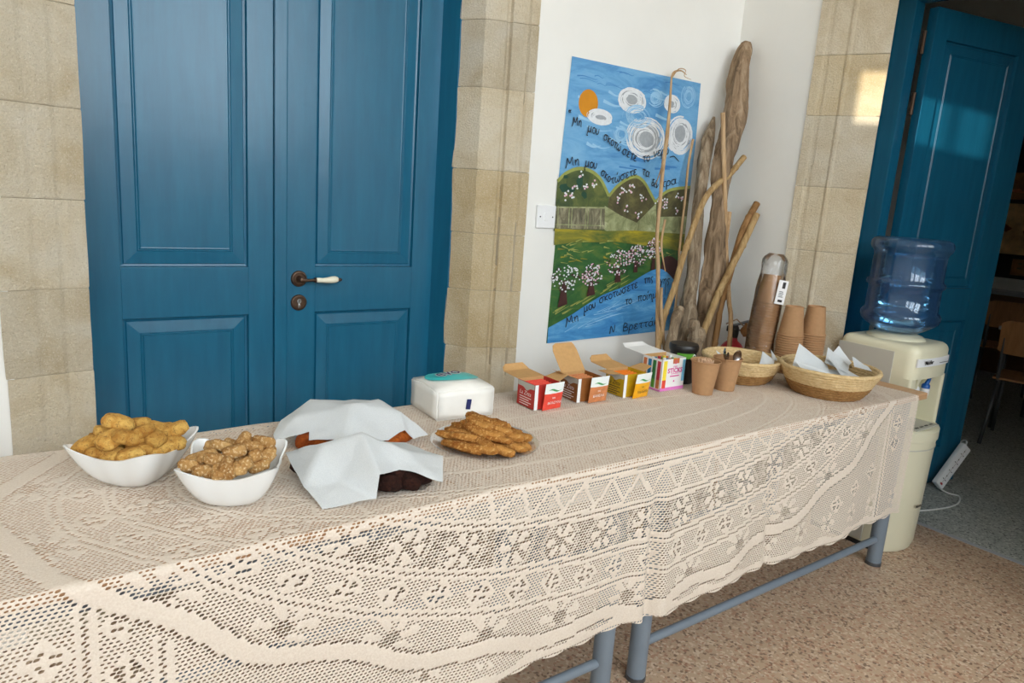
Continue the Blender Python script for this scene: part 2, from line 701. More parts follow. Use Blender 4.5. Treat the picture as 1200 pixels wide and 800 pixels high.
cl = tag(MB().box((-3.3, -3.1, H), (3.5, 2.75, H + 0.15)).build('ceiling', 'ceiling_paint'),
         'plain white ceiling high over the hall', 'ceiling', kind='structure')

# back wall, with the opening for the double door
wb = MB()
wb.box((-3.3, WY, 0), (0.015, WY + 0.4, H))
wb.box((1.722, WY, 0), (3.45, WY + 0.4, H))
wb.box((-0.03, WY, 2.62), (1.722, WY + 0.4, H))
wb = tag(wb.build('wall_back', 'plaster'), 'white plastered wall behind the table, with the blue double door', 'wall', kind='structure')
bb = tag(MB().box((-0.05, WY + 0.40, 0), (1.75, WY + 0.44, 2.7)).build('wall_behind_door', 'plaster'),
         'dark closing wall behind the blue double door', 'wall', kind='structure')

# right wall, with the opening for the open door
wr = MB()
wr.box((WX, 1.885, 0), (3.42, WY, H))
wr.box((WX, -3.1, 0), (3.42, 0.1, H))
wr.box((WX, 0.1, 2.47), (3.42, 1.885, H))
wr = tag(wr.build('wall_right', 'plaster'), 'white plastered wall to the right of the corner, beside the open door', 'wall', kind='structure')

# wall behind the photographer with three tall windows
r = MB()
xs = [-3.3]
for (x0, x1, z0, z1) in WINDOWS:
    r.box((xs[-1], REAR_Y - 0.3, 0), (x0, REAR_Y, H))
    r.box((x0, REAR_Y - 0.3, 0), (x1, REAR_Y, z0))
    r.box((x0, REAR_Y - 0.3, z1), (x1, REAR_Y, H))
    xs.append(x1)
r.box((xs[-1], REAR_Y - 0.3, 0), (3.42, REAR_Y, H))
tag(r.build('wall_rear', 'plaster'), 'white wall with tall windows opposite the table', 'wall', kind='structure')
for i, (x0, x1, z0, z1) in enumerate(WINDOWS):
    w = MB()
    y0, y1 = REAR_Y - 0.20, REAR_Y - 0.15
    w.box((x0, y0, z0), (x0 + 0.06, y1, z1)).box((x1 - 0.06, y0, z0), (x1, y1, z1))
    w.box((x0, y0, z0), (x1, y1, z0 + 0.06)).box((x0, y0, z1 - 0.06), (x1, y1, z1))
    w.box(((x0 + x1) / 2 - 0.03, y0, z0), ((x0 + x1) / 2 + 0.03, y1, z1))
    w.box((x0, y0, z0 + 1.7), (x1, y1, z0 + 1.75))
    tag(w.build('window_%d' % (i + 1), 'window_paint'), 'tall blue-framed window in the wall opposite the table', 'window', 'windows opposite the table', 'structure')

# left wall with one small high window (the sun patch on the right-hand stones comes through it)
LX = -3.0
wy0, wy1, wz0, wz1 = 0.53, 0.815, 2.165, 2.375
l = MB()
l.box((LX - 0.06, -3.1, 0), (LX, wy0, H)).box((LX - 0.06, wy1, 0), (LX, WY + 0.4, H))
l.box((LX - 0.06, wy0, 0), (LX, wy1, wz0)).box((LX - 0.06, wy0, wz1), (LX, wy1, H))
tag(l.build('wall_left', 'plaster'), 'white wall on the left with a small high window', 'wall', kind='structure')
w = MB()
w.box((LX - 0.05, wy0 + 0.095, wz0), (LX - 0.02, wy0 + 0.110, wz1))
tag(w.build('window_4', 'window_paint'), 'small high window with one mullion in the left wall', 'window', kind='structure')

# next room: dark shell
n = MB()
n.box((8.0, -1.2, 0), (8.2, 4.2, H)).box((3.42, 4.0, 0), (8.2, 4.2, H)).box((3.42, -1.4, 0), (8.2, -1.2, H))
n.box((3.42, 2.3, 0), (3.5, 4.2, H)).box((3.42, -1.4, H), (8.2, 4.2, H + 0.1)).box((3.42, 1.9, 0), (3.47, 2.4, H))
tag(n.build('wall_next_room', 'plaster'), 'walls of the dim room beyond the open door', 'wall', kind='structure')


# ---- dressed stone surrounds: every block its own piece
def blocks(name, poly, joints, label, jit, seed, widen=None):
    root = tag(bpy.data.objects.new(name, None), label, 'stone surround', kind='structure')
    COL.objects.link(root)
    rr = random.Random(seed)
    cx = sum(p[0] for p in poly) / len(poly)
    cy = sum(p[1] for p in poly) / len(poly)
    for k in range(len(joints) - 1):
        z0, z1 = joints[k] + 0.0011, joints[k + 1] - 0.0011
        d = rr.uniform(-1, 1) * jit
        e = rr.uniform(-1, 1) * jit
        bm = bmesh.new()
        pl = [Vector((x + d, y + e, 0)) for x, y in poly]
        if widen:
            for p in pl:
                if p.x < d - 0.0005:
                    p.x = widen[k]
        zs = [z0, z0 + 0.004, z0 + (z1 - z0) * .33, z0 + (z1 - z0) * .66, z1 - 0.004, z1]
        rings = []
        for zi, z in enumerate(zs):
            ins = 0.0012 if zi in (0, len(zs) - 1) else 0.0
            ring = []
            for p in pl:
                q = Vector((p.x, p.y, 0)) - Vector((cx, cy, 0))
                q = q * (1 - ins / max(q.length, .05))
                jx = noise.noise((p.x * 9 + seed, z * 7, p.y * 5)) * 0.0022
                ring.append(bm.verts.new((cx + q.x + jx, cy + q.y + jx, z)))
            rings.append(ring)
        m = len(pl)
        for a, b in zip(rings[:-1], rings[1:]):
            for i in range(m):
                bm.faces.new((a[i], a[(i + 1) % m], b[(i + 1) % m], b[i]))
        bm.faces.new(rings[0][::-1])
        bm.faces.new(rings[-1])
        bmesh.ops.recalc_face_normals(bm, faces=bm.faces[:])
        me = bpy.data.meshes.new('stone_block')
        bm.to_mesh(me)
        bm.free()
        me.materials.append(MATS['limestone'])
        inst(me, 'stone_block', root)
    core = MB().prism([(cx + (x - cx) * .95, cy + (y - cy) * .93) for x, y in poly], joints[0], joints[-1])
    fix_normals(core.build('mortar', 'mortar', root))
    return root


def splay(p, q, notches):
    """points from p to q with shallow grooves cut at the given fractions (fraction, half width, depth)"""
    p, q = Vector(p), Vector(q)
    d = q - p
    L = d.length
    nrm = Vector((-d.y, d.x)).normalized()
    out = [p]
    for f, hw, dep in notches:
        for s, k in ((-1.6, 0), (-0.5, 1), (0.5, 1), (1.6, 0)):
            out.append(p + d * (f + s * hw / L) + nrm * dep * k)
    out.append(q)
    return [(v.x, v.y) for v in out]


JL = [0.0, 0.30, 0.56, 0.814, 1.058, 1.305, 1.55, 1.814, 2.09, 2.36, 2.62]
polyL = [(-0.001, 2.294)] + splay((0.0, 2.2945), (0.207, 2.337), [(0.42, 0.012, 0.003), (0.72, 0.010, 0.003)]) + [(0.215, 2.55), (0.19, 2.66), (0.0, 2.66)]
blocks('trim_1', polyL, JL, 'pale limestone block surround left of the blue double door', 0.0012, 3, [-0.001, -0.002, -0.001, -0.004, -0.19, -0.19, -0.22, -0.20, -0.19, -0.21])
JR = [0.0, 0.28, 0.53, 0.781, 1.018, 1.245, 1.492, 1.797, 2.039, 2.33, 2.62]
polyR = splay((1.724, 2.297), (1.531, 2.378), [(0.22, 0.009, -0.006), (0.55, 0.008, -0.012)]) + [(1.477, 2.47), (1.46, 2.66), (1.73, 2.66)]
blocks('trim_2', polyR, JR, 'warm limestone block surround with vertical grooves, right of the double door', 0.001, 5)
JD = [0.0, 0.26, 0.51, 0.75, 0.99, 1.252, 1.532, 1.833, 2.082, 2.30, 2.47]
polyD = splay((2.912, 1.892), (3.04, 1.63), [(0.16, 0.010, 0.004), (0.46, 0.008, -0.006)]) + [(3.415, 1.832), (3.415, 1.89), (2.95, 1.89)]
blocks('trim_3', polyD, JD, 'limestone block surround beside the open door, behind the water cooler', 0.0012, 9)
tag(MB().box((-0.04, 2.30, 2.622), (1.73, 2.66, 2.95)).build('trim_4', 'limestone'), 'limestone lintel above the blue double door', 'lintel', kind='structure')


# ---- panelled doors
PROFILE = [(0.0, 0.0), (0.002, 0.016), (0.009, 0.018), (0.012, 0.0125), (0.050, 0.0075), (0.052, 0.0095), (0.0545, 0.0070), (0.057, 0.0070), (0.059, 0.0095), (0.0615, 0.0070), (0.065, 0.0075)]


def panel_mesh(x0, x1, z0, z1):
    mb = MB()
    vs, fs = [], []
    for ins, dep in PROFILE:
        vs += [(x0 + ins, dep, z0 + ins), (x1 - ins, dep, z0 + ins), (x1 - ins, dep, z1 - ins), (x0 + ins, dep, z1 - ins)]
    for k in range(len(PROFILE) - 1):
        a, b = 4 * k, 4 * k + 4
        for i in range(4):
            j = (i + 1) % 4
            fs.append((a + i, a + j, b + j, b + i))
    e = 4 * (len(PROFILE) - 1)
    fs.append((e, e + 1, e + 2, e + 3))
    return mb.add(vs, fs)


def door_leaf(root, w, h, px0, px1, loc, rotz=0.0, thick=0.045, both=False):
    """front face at local y = 0 looking to -y; panels at fixed heights"""
    zs = [(0.22, 0.92), (1.09, 2.24)]
    mb = MB()
    b = 0.0015
    mb.box((0, 0, 0.01), (px0, thick, h), bev=b)
    mb.box((px1, 0, 0.01), (w, thick, h), bev=b)
    for z0, z1 in ((0.01, zs[0][0]), (zs[0][1], zs[1][0]), (zs[1][1], h)):
        mb.box((px0, 0.0004, z0), (px1, thick - 0.0004, z1), bev=b)
    leaf = mb.build('door_leaf', 'blue_gloss_paint', root)
    leaf.location = loc
    leaf.rotation_euler = (0, 0, rotz)
    for z0, z1 in zs:
        panel_mesh(px0, px1, z0, z1).build('door_panel', 'blue_gloss_paint', leaf)
        bk = MB().box((px0, 0.02, z0), (px1, thick - 0.012, z1)).build('door_panel_back', 'blue_gloss_paint', leaf)
    return leaf


DY = 2.56
d1 = tag(bpy.data.objects.new('door_1', None), 'closed blue panelled double door with bronze and porcelain handle', 'door', kind='structure')
COL.objects.link(d1)
door_leaf(d1, 0.630, 2.37, 0.144, 0.543, (0.171, DY, 0))
door_leaf(d1, 0.650, 2.37, 0.154, 0.558, (0.803, DY, 0))
MB().box((0.803, DY - 0.012, 0.01), (0.848, DY, 2.37), bev=0.004).build('meeting_strip', 'blue_gloss_paint', d1)
fr = MB()
fr.prism([(1.452, DY), (1.420, DY + 0.05), (1.420, DY + 0.06), (1.50, DY + 0.06), (1.50, 2.45), (1.477, 2.468)], 0, 2.62)
fr.build('door_frame', 'blue_gloss_paint', d1)
fix_normals(d1.children[-1])
MB().box((0.12, DY - 0.06, 0), (0.185, DY + 0.06, 2.62)).build('door_frame', 'blue_gloss_paint', d1)
MB().box((0.185, DY - 0.06, 2.375), (1.452, DY + 0.06, 2.62)).build('door_frame', 'blue_gloss_paint', d1)

# handle: rosette, neck, lever with an ivory porcelain grip, finial
RY = Matrix.Rotation(math.pi / 2, 4, 'X')      # lathe axis z -> -y
hd = bpy.data.objects.new('door_handle', None)
COL.objects.link(hd)
hd.parent = d1
hd.location = (0.895, DY, 1.047)
MB().lathe([(0.0, 0.006), (0.020, 0.006), (0.023, 0.009), (0.027, 0.008), (0.030, 0.003), (0.030, 0.0)], 32, mat=RY).build('rosette', 'bronze', hd, 30)
mb = MB()
mb.lathe([(0.013, 0.004), (0.011, 0.012), (0.009, 0.020), (0.009, 0.046), (0.0, 0.050)], 20, mat=RY)
mb.tube([(0.0, -0.042, 0), (0.022, -0.044, -0.001), (0.048, -0.044, 0.0)], [0.0075, 0.0055, 0.0055], 12)
mb.tube([(0.044, -0.044, 0), (0.050, -0.044, 0)], [0.0095, 0.0095], 14)
mb.build('lever', 'bronze', hd, 40)
mb = MB()
prof = [(0.050, 0.0085), (0.058, 0.0095), (0.075, 0.0088), (0.092, 0.0105), (0.110, 0.0132), (0.124, 0.0128), (0.133, 0.0095), (0.135, 0.004)]
mb.tube([(x, -0.044, 0.0015 * math.sin(x * 60)) for x, r_ in prof], [r_ for x, r_ in prof], 18)
mb.build('porcelain_grip', 'porcelain_ivory', hd, 60)
MB().tube([(0.134, -0.044, 0), (0.139, -0.044, 0), (0.145, -0.044, 0), (0.150, -0.044, 0)], [0.004, 0.0065, 0.0062, 0.002], 12).build('finial', 'bronze', hd, 60)
ks = bpy.data.objects.new('keyhole_plate', None)
COL.objects.link(ks)
ks.parent = d1
ks.location = (0.895, DY, 0.958)
MB().lathe([(0.0, 0.005), (0.020, 0.005), (0.023, 0.008), (0.027, 0.007), (0.030, 0.003), (0.030, 0.0)], 32, mat=RY).build('rosette', 'bronze', ks, 30)
mb = MB()
mb.lathe([(0.0, 0.0085), (0.0085, 0.0085), (0.0085, 0.002)], 20, c=(0, 0.006, 0), mat=RY)
mb.box((-0.0045, -0.0085, -0.021), (0.0045, -0.002, -0.003), bev=0.001)
mb.build('lock_cylinder', 'chrome', ks, 30)
MB().box((-0.001, -0.0092, 0.001), (0.001, -0.0084, 0.011)).build('key_slot', 'black_plastic', ks)

# open door on the right
d2 = tag(bpy.data.objects.new('door_2', None), 'open blue panelled door leaf behind the water cooler', 'door', kind='structure')
COL.objects.link(d2)
LROT = math.atan2(-0.218, 0.976)
door_leaf(d2, 0.775, 2.372, 0.088, 0.612, (3.525, 1.70, 0), LROT)
MB().box((3.425, 1.752, 0), (3.505, 1.90, 2.46), bev=0.004).build('door_frame', 'blue_gloss_paint', d2)
MB().box((3.425, 0.10, 2.385), (3.505, 1.752, 2.46), bev=0.004).build('door_frame', 'blue_gloss_paint', d2)
for z in (0.30, 1.95, 2.22):
    MB().tube([(3.513, 1.738, z - 0.05), (3.513, 1.738, z + 0.05)], 0.009, 12).build('hinge', 'bronze', d2)

# light switch on the wall
sw = thing('light_switch', (1.822, WY, 1.326), 'white square light switch on the wall left of the painting', 'switch')
MB().box((-0.048, -0.012, -0.046), (0.048, 0, 0.046), bev=0.004).build('switch_plate', 'white_plastic', sw)
MB().box((-0.010, -0.017, -0.017), (0.010, -0.011, 0.017), bev=0.002).build('rocker', 'white_plastic', sw)
for s in (-1, 1):
    MB().lathe([(0.0, 0.0135), (0.003, 0.0135), (0.003, 0.010)], 10, c=(0.032 * s, 0, 0), mat=RY).build('screw', 'dark_metal', sw)

# ================================================================== tables
TZ = 0.75


def table(name, x0, x1, label):
    t = thing(name, ((x0 + x1) / 2, 1.51, 0), label, 'table', 'tables pushed end to end')
    hx = (x1 - x0) / 2
    y0, y1 = 1.205 - 1.51, 1.825 - 1.51
    MB().box((-hx, y0, TZ - 0.026), (hx, y1, TZ), bev=0.004).build('tabletop', 'table_wood', t)
    leg = MB().tube([(0, 0, 0.012), (0, 0, TZ - 0.03)], 0.029, 20).mesh('leg', 'steel_paint', 40)
    foot = MB().tube([(0, 0, 0), (0, 0, 0.014)], 0.031, 20).mesh('foot_cap', 'dark_metal', 40)
    for sx in (-1, 1):
        for yy in (y0 + 0.055, y1 - 0.055):
            lo = inst(leg, 'leg', t, (sx * (hx - 0.072), yy, 0))
            inst(foot, 'foot_cap', lo)
    for yy in (y0 + 0.055, y1 - 0.055):
        MB().tube([(-hx + 0.09, yy, 0.115), (hx - 0.09, yy, 0.115)], 0.014, 14).build('stretcher', 'steel_paint', t, 40)
        MB().box((-hx + 0.06, yy - 0.012, TZ - 0.075), (hx - 0.06, yy + 0.012, TZ - 0.027)).build('frame_rail', 'steel_paint', t)
    for sx in (-1, 1):
        MB().box((sx * (hx - 0.072) - 0.012, y0 + 0.07, TZ - 0.075), (sx * (hx - 0.072) + 0.012, y1 - 0.07, TZ - 0.027)).build('frame_rail', 'steel_paint', t)
    return t


table('table', 1.412, 2.960, 'grey steel legged table with wooden top showing beside the water cooler')
table('table', -0.16, 1.405, 'grey steel legged table under the bowls of biscuits')

# ================================================================== lace cloth: every hole is cut
CU0, CU1 = -0.13, 2.862
CS0, CS1 = -0.66, 0.492
PU, PS = 0.0096, 0.0070
nu = int((CU1 - CU0) / PU)
ns = int((CS1 - CS0) / PS)


def ring_of(u, s):
    du = np.abs(u - 1.37)
    dv = np.abs(s + 0.30)
    lo = np.full(u.shape, 1e-3)
    hi = np.full(u.shape, 3.0)
    for _ in range(40):
        b = (lo + hi) / 2
        g = (du / (b + 0.67)) ** 2 + (dv / b) ** 2
        big = g > 1
        lo = np.where(big, b, lo)
        hi = np.where(big, hi, b)
    b = (lo + hi) / 2
    return b, np.arctan2((s + 0.30) / b, (u - 1.37) / (b + 0.67))


_ph = np.linspace(-math.pi, math.pi, 4001)
_sp = np.sqrt((1.20 * np.sin(_ph)) ** 2 + (0.55 * np.cos(_ph)) ** 2)
_arc = np.concatenate([[0], np.cumsum((_sp[1:] + _sp[:-1]) / 2 * (_ph[1] - _ph[0]))])


def lace_open(u, s):
    """0 = solid cotton, up to 1 = largest hole"""
    rho, phi = ring_of(u, s)
    q = np.interp(phi, _ph, _arc)
    rs = np.random.RandomState(3)
    jit = rs.rand(*u.shape)
    o = np.full(u.shape, 0.42)

    def per(p):
        return (q / p - np.floor(q / p) - 0.5) * p
    # inner field: rings of little medallions
    inner = rho < 0.325
    x, y = per(0.13), (rho / 0.11 - np.floor(rho / 0.11) - 0.5) * 0.11
    r = np.hypot(x, y)
    o = np.where(inner, 0.12 + 0.55 * jit, o)
    o = np.where(inner & (np.abs(r - 0.036) < 0.006), 0.12, o)
    o = np.where(inner & (r < 0.012), 0.8, o)
    o = np.where(inner & (np.abs(np.abs(y) - 0.052) < 0.005), 0.0, o)
    # zigzag band
    z = (rho > 0.340) & (rho < 0.425)
    tri = np.abs(((q / 0.115) % 1.0) - 0.5) * 4 - 1
    o = np.where(z & (np.abs(rho - 0.382 - tri * 0.034) < 0.0075), 0.0, o)
    # flower band
    fb = (rho > 0.445) & (rho < 0.543)
    x, y = per(0.150), rho - 0.494
    r, a = np.hypot(x, y), np.arctan2(y, x)
    pet = (r > 0.013) & (r < 0.043) & (np.cos(6 * a) > -0.25)
    net = 0.50 + 0.45 * jit
    o = np.where(fb, net, o)
    o = np.where(fb & (np.abs(np.abs(r - 0.056)) < 0.004), 0.25, o)
    o = np.where(fb & pet, 0.0, o)
    o = np.where(fb & (r < 0.012), 0.85, o)
    # diamond band
    db = (rho > 0.562) & (rho < 0.637)
    x, y = per(0.105), rho - 0.599
    m = np.abs(x) * 0.95 + np.abs(y)
    o = np.where(db & (m < 0.036), 0.0, o)
    o = np.where(db & (m < 0.026), 0.92, o)
    o = np.where(db & (m < 0.026) & ((np.abs(x) < 0.0045) | (np.abs(y) < 0.0035)), 0.0, o)
    # leaf and half flower band
    lb = (rho > 0.655) & (rho < 0.72)
    x, y = per(0.21), rho - 0.700
    r, a = np.hypot(x, y), np.arctan2(-y, x)
    o = np.where(lb & (r > 0.020) & (r < 0.056) & (np.cos(7 * a) > 0.0), 0.0, o)
    o = np.where(lb & (r < 0.017), 0.9, o)
    # beyond the plain wave: mesh with rosettes, ruled lines parallel to the hem
    ob = rho > 0.77
    x = ((u + 0.02) / 0.16 - np.floor((u + 0.02) / 0.16) - 0.5) * 0.16
    y = s - 0.405
    r, a = np.hypot(x, y), np.arctan2(y, x)
    o = np.where(ob & (r > 0.012) & (r < 0.036) & (np.cos(5 * a) > -0.1), 0.0, o)
    o = np.where(ob & (r < 0.011), 0.9, o)
    for us in (0.075, 0.185, 2.66):
        o = np.where(ob & (np.abs(np.abs(u - us) - 0.011) < 0.0055), 0.0, o)
        o = np.where(ob & (np.abs(u - us) < 0.0055), 0.7, o)
    for cx, cy in ((0.130, 0.09), (0.130, 0.18), (0.130, 0.27), (0.02, 0.12), (0.02, 0.24), (2.72, 0.10), (2.72, 0.18), (2.58, 0.27), (2.46, 0.31), (2.34, 0.345)):
        m = np.abs(u - cx) * 0.95 + np.abs(s - cy)
        o = np.where(ob & (m < 0.036), 0.0, o)
        o = np.where(ob & (m < 0.026), 0.92, o)
        o = np.where(ob & (m < 0.026) & ((np.abs(u - cx) < 0.0045) | (np.abs(s - cy) < 0.0035)), 0.0, o)
    # plain wavy band
    wv = 0.744 + 0.013 * np.sin(q * 2 * math.pi / 0.30 + 0.6)
    dd = np.abs(rho - wv)
    o = np.where(dd < 0.019, 0.0, o)
    o = np.where((dd >= 0.019) & (dd < 0.026), 0.85, o)
    # double rules with a row of eyelets
    for r0 in (0.333, 0.435, 0.552, 0.646):
        d = np.abs(rho - r0)
        o = np.where(d < 0.013, 0.0, o)
        o = np.where(d < 0.004, 0.62, o)
    # hem and side hem
    e = np.minimum(CS1 - s, CU1 - u)
    hem = 0.030 + 0.008 * np.sin(u * 2 * math.pi / 0.16)
    o = np.where(e < hem, 0.0, o)
    o = np.where((e < 0.014) & (e > 0.006), 0.5, o)
    return np.where(s < 0, o * 0.80, o)


def cloth_point(u, s):
    """flat cloth coordinates -> world: lies on the tables, turns over the front edge, hangs"""
    R = 0.012
    y0 = 1.192
    arc = R * math.pi / 2
    top = s < 0
    back = np.clip(-s - 0.645, 0, None)
    a = np.clip(s, 0, arc) / R
    dr = np.clip(s - arc, 0, None)
    t = dr / 0.47
    rip = 0.010 * np.sin(u * 2 * math.pi / 0.74 + 0.8) + 0.006 * np.sin(u * 2 * math.pi / 0.31 + 2.0 + 1.5 * t)
    crease = -0.020 * np.exp(-((u - 1.408) / 0.018) ** 2) + 0.010 * np.exp(-((u - 1.37) / 0.03) ** 2) + 0.012 * np.exp(-((u - 1.45) / 0.03) ** 2)
    crease2 = -0.010 * np.exp(-((u - 1.93 - 0.05 * t) / 0.02) ** 2) + 0.008 * np.exp(-((u - 1.89 - 0.05 * t) / 0.03) ** 2)
    crease3 = -0.010 * np.exp(-((u - 0.10 + 0.06 * t) / 0.02) ** 2) + 0.012 * np.exp(-((u - 0.06 + 0.06 * t) / 0.03) ** 2)
    out = (0.012 + rip) * t ** 1.1 + (crease + crease2 + crease3) * np.clip(t * 1.6, 0, 1)
    y = np.where(top, y0 + R - np.maximum(s, -0.645), y0 + R - R * np.sin(a) - out)
    wob = 0.0012 * np.sin(u * 23 + s * 7) * np.sin(s * 19 + 1) + 0.0012
    z = np.where(top, TZ + 0.0022 + wob - back, TZ + 0.0022 + 0.0012 - R + R * np.cos(a) - dr)
    return u, y, z


def build_cloth():
    # corner and mid vertices of a grid of cells, alternate rows shifted by half a cell
    iu = np.arange(nu * 2 + 3)
    js = np.arange(ns + 1)
    U, S = np.meshgrid(CU0 - PU * 0.5 + iu * PU * 0.5, CS0 + js * PS, indexing='xy')
    U = np.clip(U, CU0, CU1)
    S = S.copy()
    # irregular hanging hem
    S[-1, :] += 0.004 * np.sin(U[-1, :] * 60)
    W = U.shape[1]
    base = np.stack([U.ravel(), S.ravel()], 1)
    nbase = len(base)
    ci, cj = np.meshgrid(np.arange(nu), np.arange(ns), indexing='xy')
    off = 1 + (cj % 2)
    c0 = ci * 2 + off                       # left column index of the cell
    cu = CU0 - PU * 0.5 + (c0 + 1) * PU * 0.5
    cs = CS0 + (cj + 0.5) * PS
    op = lace_open(cu, cs)
    holes = op > 0.05
    hu, hs, hop = cu[holes], cs[holes], op[holes]
    rj = np.random.RandomState(5)
    k_in = np.where(hs < 0, 0.16, 0.05)
    hu = hu + PU * k_in * (rj.rand(len(hu)) - .5) * 2
    hs = hs + PS * k_in * (rj.rand(len(hs)) - .5) * 2
    hx = PU * (0.26 + 0.30 * hop)
    hy = PS * (0.12 + 0.34 * hop)
    shear = 0.55
    # inner ring of six points: matches outer order BL, BM, BR, TR, TM, TL
    ix = np.stack([-0.75 * hx, 0.05 * hx, 0.75 * hx, 0.75 * hx, -0.05 * hx, -0.75 * hx], 1)
    iy = np.stack([-0.62 * hy, -1.0 * hy, -0.62 * hy, 0.62 * hy, 1.0 * hy, 0.62 * hy], 1)
    inn = np.stack([hu[:, None] + ix + shear * -iy, hs[:, None] + iy], 2).reshape(-1, 2)
    uv = np.concatenate([base, inn])
    x, y, z = cloth_point(uv[:, 0], uv[:, 1])
    # thread relief: hole rims sink a little
    sink = np.zeros(len(uv))
    sink[nbase:] = 0.0009
    top = uv[:, 1] < 0
    z = np.where(top, z - sink, z)
    y = np.where(top, y, y + sink)
    verts = np.stack([x, y, z], 1)
    BL = cj * W + c0
    outer = np.stack([BL, BL + 1, BL + 2, BL + W + 2, BL + W + 1, BL + W], 2)
    oh = outer[holes]
    idx = nbase + np.arange(len(oh))[:, None] * 6 + np.arange(6)[None, :]
    quads = np.stack([oh, np.roll(oh, -1, 1), np.roll(idx, -1, 1), idx], 2).reshape(-1, 4)
    solid = outer[~holes]
    nq, nsol = len(quads), len(solid)
    me = bpy.data.meshes.new('lace_tablecloth')
    me.vertices.add(len(verts))
    me.vertices.foreach_set('co', verts.ravel())
    loops = np.concatenate([quads.ravel(), solid.ravel()])
    me.loops.add(len(loops))
    me.loops.foreach_set('vertex_index', loops.astype(np.int32))
    starts = np.concatenate([np.arange(nq) * 4, nq * 4 + np.arange(nsol) * 6])
    me.polygons.add(nq + nsol)
    me.polygons.foreach_set('loop_start', starts.astype(np.int32))
    me.update(calc_edges=True)
    me.validate()
    me.materials.append(MATS['lace_cotton'])
    me.polygons.foreach_set('use_smooth', [True] * len(me.polygons))
    o = bpy.data.objects.new('lace_tablecloth', me)
    COL.objects.link(o)
    return tag(o, 'cream openwork lace tablecloth covering both tables and hanging in front', 'tablecloth')


cloth = build_cloth()
ZT = TZ + 0.0042         # things stand on the lace

# ================================================================== painted sheet on the wall
PY = 2.2985
ps = thing('painted_sheet', (2.28, PY, 0.79), 'hand-painted sheet of blossoming trees, hills and lake with dark handwritten lines', 'painting')
PO = Vector((2.28, PY, 0.79))
plain('paint_sky', (104, 168, 214), 0.55, 0.10, 5)
plain('paint_sky_pale', (150, 196, 228), 0.55, 0.05, 8)
plain('paint_sky_deep', (62, 128, 190), 0.55, 0.08, 14)
plain('paint_sun', (206, 136, 22), 0.5, 0.06, 20)
plain('paint_cloud', (222, 226, 230), 0.55, 0.06, 60)
plain('paint_cloud_grey', (160, 166, 172), 0.55, 0.10, 60)
plain('paint_hill', (82, 96, 54), 0.55, 0.22, 14)
plain('paint_hill_light', (150, 158, 84), 0.55, 0.12, 40)
plain('paint_olive', (98, 92, 62), 0.55, 0.2, 30)
plain('paint_wall', (116, 112, 92), 0.55, 0.25, 50)
plain('paint_slope', (160, 164, 122), 0.55, 0.16, 30)
plain('paint_yellow', (156, 144, 32), 0.55, 0.28, 22)
plain('paint_green', (58, 108, 52), 0.55, 0.18, 16)
plain('paint_dark_green', (28, 70, 52), 0.55, 0.12, 30)
plain('paint_lake', (66, 146, 206), 0.5, 0.08, 6)
plain('paint_trunk', (66, 36, 34), 0.55, 0.1, 30)
plain('paint_pink', (222, 184, 200), 0.55, 0.04, 30)
plain('paint_black', (28, 26, 34), 0.55, 0.05, 30)


def paint(name, stops, scale, sx=1.0, sz=1.0):
    """brushed paint: several tones in streaks"""
    t = NT(name)
    v = t.coords('Object', (sx, 1, sz))
    f = t.noise(v, scale, 6, 0.68, 0.9)
    n_ = len(stops)
    t.color(t.ramp(f, [(0.30 + 0.40 * i / (n_ - 1), srgb(*c_)) for i, c_ in enumerate(stops)]))
    t.set(Roughness=0.55)
    t.bump(f, 0.2, 0.001)


paint('paint_sky', [(70, 134, 190), (104, 164, 210), (126, 180, 218)], 9, .45, 1.6)
paint('paint_green', [(26, 74, 40), (52, 100, 48), (96, 118, 52)], 13, .6, 1.2)
paint('paint_yellow', [(64, 92, 44), (128, 126, 44), (186, 168, 40)], 12, .5, 1.5)
paint('paint_lake', [(48, 116, 182), (70, 146, 204), (116, 178, 220)], 9, .5, 2.2)
paint('paint_hill', [(44, 66, 44), (78, 92, 50), (112, 118, 62)], 14)
paint('paint_olive', [(58, 56, 40), (86, 82, 52), (116, 112, 66)], 14)
paint('paint_wall', [(70, 68, 54), (112, 108, 86), (164, 160, 130)], 24, 1.5, .6)
paint('paint_slope', [(100, 108, 72), (146, 152, 108), (184, 188, 150)], 18)
LAYER = [0.0006]


def flat(name, polys, mat, lift=None, smooth=False):
    """flat paint: polygons (x, z) on the sheet, each coat a hair in front of the one before"""
    if lift is None:
        LAYER[0] += 0.00012
        lift = LAYER[0]
    mb = MB()
    n_ = max(1, len(polys))
    for q, pl in enumerate(polys):
        k = len(pl)
        lf_ = lift + 0.00009 * q / n_
        mb.add([(x - PO.x, -lf_, z - PO.z) for x, z in pl], [tuple(range(k))])
    o = mb.build(name, mat, ps)
    if n_ > 1:
        o['kind'] = 'stuff'
    return o


def blob(cx, cz, rx, rz, n=20, rough=0.0, seed=0):
    rr = random.Random(seed)
    return [(cx + rx * math.cos(a) * (1 + rr.uniform(-rough, rough)), cz + rz * math.sin(a) * (1 + rr.uniform(-rough, rough)))
            for a in (2 * math.pi * i / n for i in range(n))]


